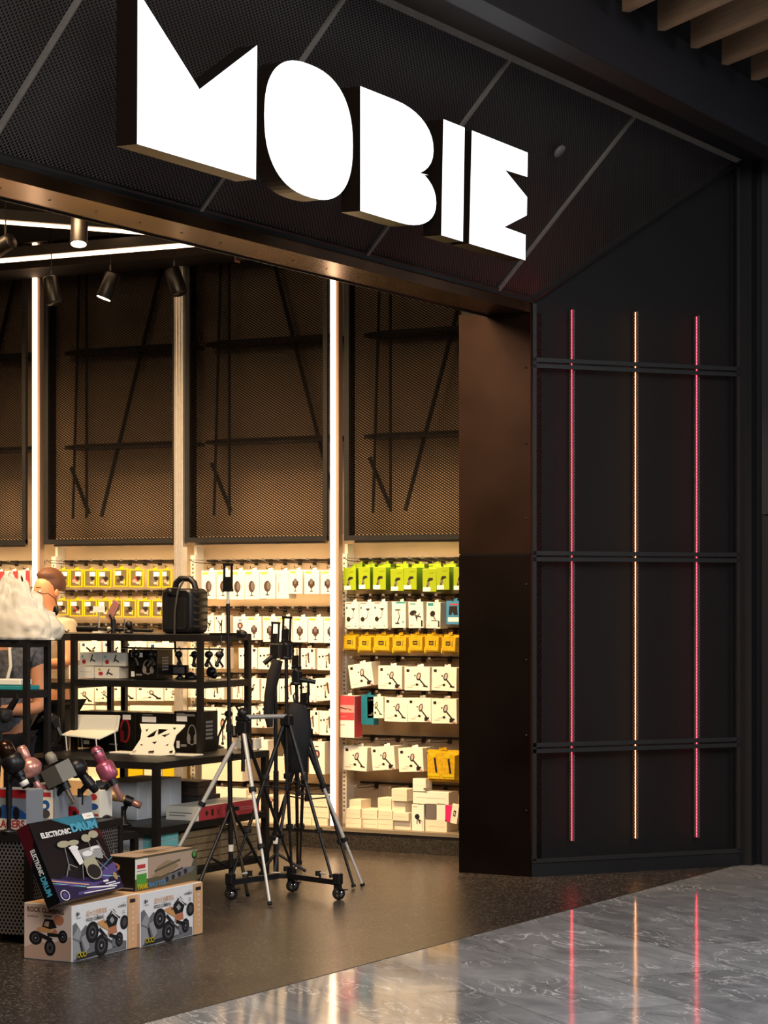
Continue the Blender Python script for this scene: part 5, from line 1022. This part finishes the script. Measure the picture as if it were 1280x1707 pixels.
# ================================================================== TOY ROBOTS (generic transforming robot)
RBL = mat('robot_blue', '#1d5f86', .2, .4, coat=.5); RTL = mat('robot_teal', '#2b8f9c', .2, .4, coat=.5); RRD = mat('robot_red', '#b02a3a', .3); RSL = mat('robot_silver', '#a9bcc8', .25, .5)
def robot(P, s, rz, mats, label):
    a, b, c = mats; t = thing('toy_robot', P, label, 'toy robot', None, rz)
    B = lambda *q: [v*s for v in q]
    for sx in (-1, 1):
        m = MB(); m.rbox(*B(min(sx*.02, sx*.055), max(sx*.02, sx*.055), -.03, .03, 0, .03), .003*s, b); m.rbox(*B(min(sx*.022, sx*.052), max(sx*.022, sx*.052), -.018, .022, .03, .11), .004*s, a); m.rbox(*B(min(sx*.020, sx*.05), max(sx*.020, sx*.05), -.026, -.016, .05, .10), .003*s, c); m.rbox(*B(min(sx*.016, sx*.046), max(sx*.016, sx*.046), -.016, .016, .11, .18), .004*s, b); m.build('leg', t)
        m = MB(); m.rbox(*B(min(sx*.085, sx*.15), max(sx*.085, sx*.15), -.03, .03, .23, .285), .006*s, a); m.rbox(*B(min(sx*.10, sx*.135), max(sx*.10, sx*.135), -.05, .015, .17, .235), .004*s, b); m.rbox(*B(min(sx*.10, sx*.13), max(sx*.10, sx*.13), -.10, -.04, .165, .195), .004*s, c); w2 = MB()
        ar = m.build('arm', t); w2.lathe([(.008*s, -.008*s), (.03*s, -.01*s), (.034*s, 0), (.03*s, .01*s), (.008*s, .008*s)], RUB, Matrix.Translation((sx*.155*s, -.012*s, .255*s)) @ Matrix.Rotation(math.pi/2, 4, 'Y'), 16); w2.build('wheel', ar)
    m = MB(); m.hexa([Vector(v)*s for v in ((-.05, -.03, .17), (.05, -.03, .17), (.05, .03, .17), (-.05, .03, .17), (-.09, -.05, .29), (.09, -.05, .29), (.08, .04, .29), (-.08, .04, .29))], a); m.hexa([Vector(v)*s for v in ((-.085, -.10, .235), (.085, -.10, .235), (.08, -.03, .23), (-.08, -.03, .23), (-.07, -.095, .262), (.07, -.095, .262), (.08, -.03, .295), (-.08, -.03, .295))], a); m.rbox(*B(-.025, .025, -.099, -.03, .262, .285), .002*s, RRD); m.rbox(*B(-.07, -.04, -.103, -.098, .243, .256), .001*s, RSL); m.rbox(*B(.04, .07, -.103, -.098, .243, .256), .001*s, RSL); m.build('torso', t)
    m = MB(); m.rbox(*B(-.022, .022, -.02, .02, .295, .345), .006*s, b); m.rbox(*B(-.006, .006, -.028, .01, .33, .36), .002*s, RSL); m.rbox(*B(-.016, .016, -.022, -.018, .315, .325), .001*s, c); m.build('head', t)
    for sx in (-1, 1): m = MB(); m.hexa([Vector(v)*s for v in ((sx*.06, .03, .24), (sx*.07, .04, .24), (sx*.16, .06, .34), (sx*.15, .05, .34), (sx*.06, .03, .29), (sx*.07, .04, .29), (sx*.15, .06, .37), (sx*.14, .05, .37))], b); m.build('wing', t)
pr_ = onz(74, 1272, .737); pr_.y = max(min(pr_.y, -2.52), -2.95); pr_.x = max(min(pr_.x, -1.62), -2.4)
pr_ = Vector((*pr_.xy, .737)); robot(pr_, .95, .35, (RTL, RBL, RSL), 'blue and teal toy robot with car bonnet chest on the tier shelf')
pb = ony(3, 1272, -2.78); robot(Vector((pb.x-.03, -2.78, .737)), .85, -.5, (BRB2, PLB, RSL), 'dark toy robot with black wheels at the left photo edge')
pb = ony(118, 1240, -2.50); 
# black toy gun-arm cluster right of the robot
pd = onz(118, 1262, .661)
t = thing('toy_robot', (XT-1.04, -1.15, .661), 'black spiky toy robot between the blue robot and laptop stand', 'toy robot', None, .2)
c0 = Vector((XT-1.04, -1.15, .661)); f = lambda px, py, dy=0: ony(px-24, py, -1.15+dy)-c0
m = MB(); m.path([f(104, 1192), f(112, 1202), f(116, 1214)], [.02, .035, .02], PLB, 8, smooth=False); m.ball(f(108, 1198), .03, PLB, 8); m.build('torso', t)
for q in ([(112, 1205), (104, 1222), (106, 1240)], [(116, 1210), (122, 1226), (112, 1245)], [(106, 1200), (95, 1196), (88, 1204)]):
    m = MB(); m.path([f(*v) for v in q], [.014, .012, .007], PLB, 6, smooth=False); m.build('limb', t)
m = MB(); m.box(f(104, 1250).x, f(118, 1250).x, -.05, .05, 0, .03, PLB); m.tube((f(110, 1250).x, 0, .02), f(112, 1240), .01, PLB); m.build('base', t)
# ================================================================== PLASTIC BAG
BAG = mat('plastic_film', '#f3ecdc', .22, trans=.35, ior=1.15, spec=.7, bump=.8, bs=26)
N = 96; vs = []; fs = []
c0 = Vector((r3.x-.13, -2.53, 1.289)); rx, ry, rzv = .22, .10, .235
for i in range(N//2+1):
    th = math.pi*i/(N//2)
    for j in range(N):
        ph = 2*math.pi*j/N; dv = Vector((math.sin(th)*math.cos(ph), math.sin(th)*math.sin(ph), math.cos(th)))
        rg = .93+.30*abs(noise.noise(dv*2.6+Vector((3, 1, 7))))+.12*abs(noise.noise(dv*5.5))+.025*abs(noise.noise(dv*13))
        z = max(dv.z*rzv*rg*.95+.06, 0); tp = 1-.45*max(dv.z, 0)
        vs.append(Vector((dv.x*rx*rg*tp+.06*0-(.04 if dv.z > .3 else 0)*dv.z, dv.y*ry*rg*tp, z)))
for i in range(N//2):
    for j in range(N): fs.append((i*N+j, i*N+(j+1) % N, (i+1)*N+(j+1) % N, (i+1)*N+j))
o = MB().add(vs, fs, BAG, True).build('plastic_bag'); o.location = c0; tag(o, 'crumpled translucent plastic bag on the small rack at the left edge', 'bag')
p = ony(14, 1152, -2.60); m = MB(); m.rbox(-.10, .09, 0, .12, 0, .02, .003, PTEAL); m.rbox(-.08, .06, .01, .1, .022, .05, .004, CART); o = m.build('teal_tray'); o.location = (p.x, -2.60, 1.057); tag(o, 'teal and white package on the lower shelf of the small rack', 'package')
# ================================================================== TRIPODS AND STANDS
def clampj(m, p, d, r, L=.022): d = d.normalized(); m.tube(p-d*L/2, p+d*L/2, r, RUB, n=10)
def leg(t, a, b, r, segs, mats, name='leg', joints=True):
    a, b = Vector(a), Vector(b); m = MB(); n = len(mats); pts = [a.lerp(b, s) for s in segs]
    for i in range(n): m.tube(pts[i], pts[i+1], r*(1-.17*i), mats[i], n=8)
    m.tube(b, b-(b-a).normalized()*.015, r*1.1, RUB, n=8); lo = m.build(name, t)
    if joints:
        for i in range(1, n): m = MB(); clampj(m, pts[i], b-a, r*1.7); d_ = (b-a).normalized(); m.bar(pts[i]+Vector((.008, 0, 0)), pts[i]+Vector((.016, -.01, .006)), .008, .008, RUB); m.build('clamp', lo)
    return lo
def phone_clamp(t, p, s=1.0, open_=True, lean=0):
    m = MB(); R = Matrix.Translation(p) @ Matrix.Rotation(lean, 4, 'Y'); q = lambda *v: R @ (Vector(v)*s)
    m.bar(q(-.022, 0, .0), q(.022, 0, 0), .014*s, .012*s, PLB); m.bar(q(-.022, 0, .105), q(.022, 0, .105), .014*s, .010*s, PLB)
    m.bar(q(-.018, 0, 0), q(-.018, 0, .105), .006*s, .008*s, PLB); m.bar(q(.018, 0, 0), q(.018, 0, .105), .006*s, .008*s, PLB); m.bar(q(-.012, 0, .01), q(-.012, 0, .05), .01*s, .02*s, PLB); m.bar(q(0, 0, 0), q(0, 0, .055), .02*s, .012*s, PLB); m.build('phone_clamp', t)
# 1: light stand with phone clamp, beside the rack
S = onz(385, 1474, 0); ap = at(380, 974, dep(S)); hub = at(383, 1345, dep(S))
t = thing('light_stand', (S.x, S.y, 0), 'tall black light stand with phone clamp beside the rack, white label on pole', 'light stand'); o_ = Vector((S.x, S.y, 0))
m = MB(); tp = ap-o_; m.tube((0, 0, .06), (tp.x*.6, tp.y*.6, tp.z*.55), .013, PLB); m.tube((tp.x*.55, tp.y*.55, tp.z*.5), tp+Vector((0, 0, -.10)), .010, PLB); m.tube(tp+Vector((0, 0, -.10)), tp+Vector((0, 0, -.03)), .008, SIL); m.build('pole', t)
m = MB(); m.tube((0, 0, .17), (0, 0, .205), .0145, STK); m.build('label_ring', t, label='white paper label')
for zz_, nm in ((tp.z*.52, 'clamp'), (.39, 'collar'), (.66, 'clamp')): m = MB(); m.tube((tp.x*zz_/tp.z, tp.y*zz_/tp.z, zz_-.02), (tp.x*zz_/tp.z, tp.y*zz_/tp.z, zz_+.02), .019, RUB); m.bar((.01, 0, zz_), (.05, -.01, zz_+.004), .012, .02, RUB); m.build(nm, t)
hb_ = Vector((0, 0, .40))
for px_, py_ in ((329, 1483), (413, 1496)):
    fo = onz(px_, py_, 0)-o_; leg(t, hb_, fo+Vector((0, 0, .01)), .009, [0, 1], [PLB], joints=False)
    m = MB(); m.tube(hb_.lerp(fo, .62), (0, 0, .08), .006, PLB); m.build('brace', t)
fo = Vector((.03, .30, .01)); leg(t, hb_, fo, .009, [0, 1], [PLB], joints=False); m = MB(); m.tube(hb_.lerp(fo, .62), (0, 0, .08), .006, PLB); m.build('brace', t)
phone_clamp(t, tp+Vector((0, 0, -.03)), 1.25)
m = MB(); m.tube(ony(350, 1057, ap.y)-o_, ony(398, 1057, ap.y)-o_, .007, PLB); m.ball(ony(403, 1057, ap.y)-o_, .022, PLB, sc=(1.4, 1, 1)); m.tube(ony(396, 1050, ap.y)-o_, ony(396, 1064, ap.y)-o_, .006, PLB); m.build('side_arm', t)
# 2: silver tripod in front
A = onz(450, 1511, 0); dS = dep(A)+.35; ap = at(405, 1212, dS); t = thing('tripod', (ap.x, ap.y, 0), 'silver-legged tripod in front, one bright leg reaching toward the camera', 'tripod'); o_ = Vector((ap.x, ap.y, 0)); hp_ = ap-o_
leg(t, hp_+Vector((0, 0, -.0)), A-o_+Vector((0, 0, .008)), .011, [0, .36, .68, 1], [SIL, SIL, SIL])
B_ = onz(272, 1478, 0); B_ = Vector((-1.20, -2.15, 0)) if False else onz(268, 1470, 0)
kn = at(301, 1409, dS-.02); s0 = at(391, 1238, dS); d_ = (kn-s0); tt = s0.z/(-d_.z); B_ = s0+d_*tt
leg(t, s0-o_, B_-o_+Vector((0, 0, .008)), .011, [0, .40, .83, 1], [SIL, SIL, SIL])
C_ = Vector((ap.x+.02, ap.y+.50, 0)); leg(t, hp_, C_-o_+Vector((0, 0, .008)), .010, [0, .36, .68, 1], [PLB, PLB, PLB])
m = MB(); m.tube(hp_+Vector((0, 0, -.22)), hp_+Vector((0, 0, .03)), .010, PLB); m.rbox(hp_.x-.03, hp_.x+.03, -.025, .025, hp_.z-.03, hp_.z+.03, .006, PLB); m.tube(hp_+Vector((-.05, 0, .0)), s0-o_+Vector((0, 0, .03)), .014, PLB); m.build('hub', t)
m = MB(); m.rbox(-.035, .035, -.02, .02, hp_.z+.03, hp_.z+.055, .004, PLB); m.ball(hp_+Vector((0, 0, .07)), .028, PLB); m.path([hp_+Vector((0, 0, .05)), hp_+Vector((-.04, 0, .1)), hp_+Vector((.03, 0, .12))], .008, PLB, 6); m.build('head', t)
m = MB(); e1_ = at(478, 1194, dS)-o_; m.tube(hp_+Vector((.02, 0, .05)), e1_, .012, mat('grey_handle', '#8b8d90', .4, .3), n=10); m.build('pan_handle', t)
m = MB(); q = at(412, 1200, dS)-o_; m.path([q, at(409, 1188, dS)-o_, at(411, 1178, dS)-o_, at(414, 1180, dS)-o_, at(413, 1195, dS)-o_], .004, PLB, 6); m.build('clip', t)
# 3: wheeled dolly
w1 = onz(384, 1500, 0); w2 = onz(563, 1500, 0); w3 = onz(486, 1487, 0); cz = onz(472, 1462, .075); hd = .085
t = thing('tripod_dolly', (cz.x, cz.y, 0), 'black three-wheeled tripod dolly on the terrazzo floor', 'dolly'); o_ = Vector((cz.x, cz.y, 0)); cc = Vector((0, 0, hd))
m = MB(); m.lathe([(.05, -.012), (.05, .012)], PLB, Matrix.Translation(cc), 8, False); m.build('centre_plate', t)
m = MB(); m.box(-.05, -.01, -.03, .0, hd+.0125, hd+.0135, STK); m.build('label_sticker', t)
for i, w0 in enumerate((w1, w2, w3)):
    e = (w0-o_); e.z = 0; u_ = e.normalized(); E = e+Vector((0, 0, hd))
    m = MB(); m.bar(cc+u_*.03, E, .024, .026, PLB); arm = m.build('arm', t)
    m = MB(); m.rbox(E.x-.02, E.x+.02, E.y-.02, E.y+.02, hd-.01, hd+.045, .004, PLB); m.build('foot_clamp', arm)
    m = MB(); k_ = cc+u_*(e.length*.68); m.tube(k_+Vector((0, 0, .0)), k_+Vector((0, 0, .04)), .006, PLB); m.tube(k_+Vector((0, 0, .035))-u_*.03, k_+Vector((0, 0, .035))+u_*.04, .005, SIL); m.tube(k_+Vector((0, 0, .02))-u_*.015, k_+Vector((0, 0, .045))-u_*.015, .014, PLB); m.build('knob', arm)
    m = MB(); m.bar(E+Vector((0, 0, -.01)), E+Vector((0, 0, -.045)), .03, .03, PLB); m.bar(E+Vector((0, -.0, -.03)), E+Vector((.06, -.02, -.03)), .02, .006, PLB); m.build('caster_fork', arm)
    m = MB(); Mx = Matrix.Translation(Vector((E.x+.005, E.y, .032))) @ Matrix.Rotation(.25+i*.3, 4, 'Z') @ Matrix.Rotation(math.pi/2, 4, 'X'); m.lathe([(.012, -.011), (.024, -.012), (.0315, -.008), (.0315, .008), (.024, .012), (.012, .011)], RUB, Mx, 20); m.lathe([(.019, -.0135), (.019, .0135)], CHR, Mx, 16); m.lathe([(.008, -.016), (.008, .016)], RUB, Mx, 10); m.build('wheel', arm)
# 4: light stand pole behind the dolly with phone clamp
S = onz(460, 1456, 0); t = thing('light_stand', (S.x, S.y, 0), 'black light stand behind the dolly with a padded sleeve near top', 'light stand'); o_ = Vector((S.x, S.y, 0)); dS4 = dep(S)
tp = at(458, 1082, dS4)-o_
m = MB(); m.tube((0, 0, .01), (0, 0, .55), .015, PLB); m.tube((0, 0, .5), tp, .011, PLB); m.build('pole', t)
m = MB(); m.tube((0, 0, .16), (0, 0, .195), .0165, STK); m.build('label_ring', t, label='white paper label')
for i in range(3):
    a = .5+i*2.094; fo = Vector((.16*math.cos(a), .16*math.sin(a), .012)); leg(t, Vector((0, 0, .11)), fo, .008, [0, 1], [PLB], joints=False)
phone_clamp(t, tp+Vector((0, 0, .02)), 1.15, lean=.05)
m = MB(); m.rbox(-.03, .03, -.02, .02, tp.z-.05, tp.z+.03, .005, PLB); m.tube(tp+Vector((0, 0, -.03)), at(440, 1106, dS4)-o_, .014, PLB); m.build('tilt_head', t)
m = MB(); fz = lambda px, py: at(px, py, dS4-.04)-o_; m.path([fz(463, 1100), fz(456, 1125), fz(449, 1160), fz(447, 1190), fz(450, 1212)], [.028, .034, .028, .026, .016], mat('sleeve_fabric', '#1b1819', .8, bump=.4, bs=60), 12); m.build('padded_sleeve', t)
# 5: black tripod on the dolly with silver legs
def tri(apx, dA, feet, label, colseg, zclamp, lean, mats3, name='tripod', r=.011):
    ap = at(*apx, dA); o_ = Vector((ap.x, ap.y, 0)); t = thing(name, o_, label, 'tripod'); hp = ap-o_
    for f_, mt in zip(feet, mats3): leg(t, hp+Vector((.012*(1 if f_.x > ap.x else -1), 0, -.01)), f_-o_, r, [0, .36, .7, 1], mt)
    m = MB(); m.rbox(-.028, .028, -.024, .024, hp.z-.03, hp.z+.025, .006, PLB); m.build('hub', t)
    m = MB(); top = at(colseg[0], colseg[1], dA)-o_; m.tube(hp+Vector((0, 0, -.2)), top, .009, PLB); m.build('centre_column', t)
    m = MB(); m.rbox(top.x-.022, top.x+.022, -.02, .02, top.z-.03, top.z+.03, .005, PLB); m.lathe([(.03, -.008), (.03, .008)], PLB, Matrix.Translation(top+Vector((0, 0, -.035))), 12); m.ball(top+Vector((0, 0, .03)), .018, PLB); m.build('tilt_head', t)
    phone_clamp(t, top+Vector((0, 0, .045)), 1.15, lean=lean)
    if zclamp: m = MB(); m.tube(top+Vector((0, 0, -.01)), at(*zclamp, dA)-o_, .012, PLB, n=10); m.build('pan_handle', t)
    m = MB(); br = hp+Vector((0, 0, -.34)); 
    for f_ in feet: m.tube(br, (hp).lerp(f_-o_, .42), .004, PLB, n=6)
    m.tube(br+Vector((0, 0, -.01)), br+Vector((0, 0, .02)), .012, PLB); m.tube(hp, br, .006, PLB, n=6); m.build('spreader', t)
    return t, o_, hp
dA = dep(w1)+.12
up = Vector((0, 0, .13))
F1 = at(386, 1462, dep(w1)); F2 = at(553, 1463, dep(w2)); F3 = at(486, 1452, dep(w3)); 
BL3 = [PLB, PLB, PLB]
t, o_, hp = tri((478, 1200), dA, [F1, F2, F3], 'tall black tripod clamped onto the wheeled dolly', (477, 1085), None, .04, [BL3, BL3, BL3])
fr = onz(605, 1479, 0)+Vector((0, 0, .006)); fr2 = onz(590, 1481, 0)+Vector((0, 0, .006)); fl = Vector((fr.x-.72, fr.y-.22, .006)); fb = Vector((fr.x-.5, fr.y+.45, .006))
dB = dep(fr)-.1
ap = at(497, 1212, dB); fl3 = onz(432, 1478, 0)+Vector((0, 0, .006))
tri((497, 1212), dB, [fr, onz(456, 1466, 0)+Vector((0, 0, .006)), onz(496, 1445, 0)+Vector((0, 0, .006))], 'tripod with one silver lower leg reaching out to the right', (494, 1128), (526, 1137), .0, [[PLB, SIL, SIL], [PLB, mat('grey_leg', '#77777a', .4, .5), MATS['grey_leg']], BL3])
tri((511, 1222), dB+.14, [fr2, onz(432, 1470, 0)+Vector((0, 0, .006)), onz(500, 1440, 0)+Vector((0, 0, .006))], 'black tripod hidden behind the hanging pouch, rightmost black foot', (508, 1190), None, .0, [BL3, BL3, BL3])
# hanging pouch
dP = dB-.10; c0 = at(492, 1172, dP); vs = []; fs = []
prof = [(492, 1172, 4), (493, 1176, 13), (494, 1190, 21), (494, 1212, 24), (494, 1235, 24), (495, 1255, 20), (496, 1270, 15), (496, 1282, 13), (495, 1288, 6)]
N = 20
for px_, py_, rw in prof:
    c = at(px_, py_, dP)-c0; r_ = rw/3850*dP
    for j in range(N):
        a = 2*math.pi*j/N; wv = 1+.10*math.sin(a*5+py_*.08)+.06*math.sin(a*9)
        vs.append(c+RGT*(r_*math.cos(a)*wv)+FWD*(r_*.55*math.sin(a)*wv))
for i in range(len(prof)-1):
    for j in range(N): fs.append((i*N+j, i*N+(j+1) % N, (i+1)*N+(j+1) % N, (i+1)*N+j))
t = thing('carry_pouch', c0, 'black fabric pouch hanging from the tripods in front of the wall', 'pouch')
PCH = mat('pouch_fabric', '#141418', .75, bump=.5, bs=50)
MB().add(vs, fs, PCH, True).build('pouch_body', t)
m = MB(); m.path([(0, 0, -.01), at(489, 1160, dP)-c0, at(494, 1150, dP)-c0, at(497, 1165, dP)-c0], .005, PCH, 6); m.build('drawstring', t)
# ================================================================== PEOPLE
SKIN = mat('skin', '#c98a63', .55, var=.06, vs=20); SHIRT = mat('shirt_grey', '#56565c', .85, var=.45, vs=45); PANTS = mat('trousers_dark', '#1c1d24', .85); HAIR = mat('hair_dark', '#1d1512', .6); TEE = mat('shirt_beige', '#b7a488', .85, var=.1, vs=20)
def skin(name, V, E, R, m, parent, root=0, sub=2):
    me = bpy.data.meshes.new(name); me.from_pydata(V, E, []); o = bpy.data.objects.new(name, me); COL.objects.link(o); o.parent = parent
    me.materials.append(m); o.modifiers.new('skin', 'SKIN').use_smooth_shade = True
    for i, sv in enumerate(me.skin_vertices[0].data): sv.radius = R[i] if isinstance(R[i], tuple) else (R[i], R[i]); sv.use_root = (i == root)
    s = o.modifiers.new('sub', 'SUBSURF'); s.levels = sub; s.render_levels = sub
    return o
def person(P, hgt, rz, label, shirt, arms, sleeve=.45, strap=False, hairm=None):
    """standing figure; local frame: faces -y, x to its left; arms = [(shoulder->elbow->wrist) for -x side, +x side] in units of height"""
    hairm = hairm or HAIR; t = thing('person', P, label, 'person', None, rz); k = hgt
    V = []; R = []; E = []
    def v(x, y, z, r): V.append((x*k, y*k, z*k)); R.append((r[0]*k, r[1]*k) if isinstance(r, tuple) else r*k); return len(V)-1
    pel = v(0, 0, .53, (.085, .06)); wa = v(0, -.0, .61, (.075, .055)); ch = v(0, -.005, .70, (.088, .06)); cl = v(0, 0, .78, (.06, .045)); nk = v(0, -.005, .835, .030); hd0 = v(0, -.012, .872, (.042, .046)); hd1 = v(0, -.008, .925, (.045, .055)); hd2 = v(0, .0, .965, (.035, .042))
    for a, b in ((pel, wa), (wa, ch), (ch, cl), (cl, nk), (nk, hd0), (hd0, hd1), (hd1, hd2)): E.append((a, b))
    for sx in (-1, 1):
        h = v(sx*.05, 0, .50, .050); kn = v(sx*.055, -.01, .28, .034); an = v(sx*.055, .01, .045, .021); to = v(sx*.06, -.07, .02, (.024, .015))
        E += [(pel, h), (h, kn), (kn, an), (an, to)]
    wr = []
    for sx, (el, wri) in zip((-1, 1), arms):
        s = v(sx*.105, 0, .79, .034); e = v(*el, .025); w0 = v(*wri, .016); d = (Vector(wri)-Vector(el)).normalized(); pm = Vector(wri)+d*.045; pmv = v(*pm, (.024, .012))
        E += [(cl, s), (s, e), (e, w0), (w0, pmv)]; wr.append((pmv, d, pm, sx))
        side = d.cross(Vector((0, 0, 1))).normalized()
        for q, ln in zip((-1.5, -.5, .5, 1.5), (.036, .044, .042, .032)):
            a = v(*(pm+side*q*.011+d*.015), .0062); b = v(*(pm+side*q*.012+d*(.015+ln*.55)+Vector((0, 0, -.006))), .0056); c = v(*(pm+side*q*.012+d*(.012+ln)+Vector((0, 0, -.018))), .0048); E += [(pmv, a), (a, b), (b, c)]
        a = v(*(pm-d*.02+side*.028*-sx+Vector((0, 0, -.006))), .0065); b = v(*(pm+d*.008+side*.04*-sx+Vector((0, 0, -.012))), .0055); E += [(w0, a), (a, b)]
    skin('body', V, E, R, SKIN, t)
    # shirt
    V2 = []; R2 = []; E2 = []
    def u(x, y, z, r): V2.append((x*k, y*k, z*k)); R2.append((r[0]*k, r[1]*k) if isinstance(r, tuple) else r*k); return len(V2)-1
    a = u(0, 0, .50, (.098, .074)); b = u(0, 0, .61, (.088, .068)); c = u(0, -.005, .70, (.099, .071)); d = u(0, 0, .79, (.08, .058)); E2 += [(a, b), (b, c), (c, d)]
    for sx, (el, wri) in zip((-1, 1), arms):
        S_ = Vector((sx*.105, 0, .79)); m_ = S_.lerp(Vector(el), sleeve); s = u(*S_, .042); q = u(*m_, .038); E2 += [(d, s), (s, q)]
    skin('shirt', V2, E2, R2, shirt, t)
    V3 = []; R3 = []; E3 = []
    def w_(x, y, z, r): V3.append((x*k, y*k, z*k)); R3.append((r[0]*k, r[1]*k) if isinstance(r, tuple) else r*k); return len(V3)-1
    p_ = w_(0, 0, .535, (.092, .068))
    for sx in (-1, 1): h = w_(sx*.05, 0, .49, .058); kn = w_(sx*.055, -.01, .28, .043); an = w_(sx*.055, .01, .06, .032); E3 += [(p_, h), (h, kn), (kn, an)]
    skin('trousers', V3, E3, R3, PANTS, t)
    # hair, eyes, nose, mouth, ears
    m = MB(); n = 20; vs = []; fs = []
    for i in range(n//2+1):
        th = math.pi*i/(n//2)*.62
        for j in range(n):
            ph = 2*math.pi*j/n; dv = Vector((math.sin(th)*math.cos(ph), math.sin(th)*math.sin(ph), math.cos(th)))
            fr_ = .80 if (dv.y < -.2 and dv.z < .45) else 1.0
            vs.append((dv.x*.051*fr_*k, (dv.y*.062*fr_+.008)*k, (.937+dv.z*.062)*k))
    for i in range(n//2):
        for j in range(n): fs.append((i*n+j, (i+1)*n+j, (i+1)*n+(j+1) % n, i*n+(j+1) % n))
    m.add(vs, fs, hairm, True); m.build('hair', t)
    m = MB()
    for sx in (-1, 1): m.ball((sx*.018*k, -.053*k, .912*k), .0062*k, CART, 10, sc=(1.3, 1, .6)); m.ball((sx*.018*k, -.0575*k, .912*k), .003*k, TR, 8); m.path([(sx*.009*k, -.060*k, .926*k), (sx*.028*k, -.055*k, .927*k)], .002*k, hairm, 6)
    m.build('eyes', t)
    m = MB(); m.path([(0, -.056*k, .912*k), (0, -.070*k, .893*k), (0, -.060*k, .888*k)], [.004*k, .008*k, .005*k], SKIN, 8); m.build('nose', t)
    m = MB(); m.path([(-.014*k, -.056*k, .871*k), (0, -.061*k, .870*k), (.014*k, -.056*k, .871*k)], [.002*k, .0038*k, .002*k], OR2, 8); m.build('mouth', t)
    for sx in (-1, 1): m = MB(); m.ball((sx*.049*k, .0, .905*k), .012*k, SKIN, 10, sc=(.4, .8, 1.3)); m.build('ear', t)
    if strap:
        m = MB(); m.path([(.03*k, -.052*k, .815*k), (.04*k, -.085*k, .74*k), (.02*k, -.088*k, .66*k)], .006*k, CART, 6); m.build('lanyard', t)
    return t
FA = math.asin(.4772)   # facing the camera
P1 = at(4, 1500, 11.38); P1.z = 0
person(P1, 1.55, FA, 'person in dark grey patterned T-shirt with bent arm behind the small rack', SHIRT, [((-.13, 0, .63), (-.10, -.10, .62)), ((.125, -.02, .605), (-.02, -.12, .60))], .42, True)
P2 = at(80, 1500, 13.6); P2.z = 0
person(P2, 1.66, FA-.75, 'person in beige shirt standing behind the rack, face turned left', TEE, [((-.13, 0, .64), (-.10, -.08, .56)), ((.14, -.03, .66), (.14, -.13, .66))], .5, False, mat('hair_brown', '#5a3826', .6))
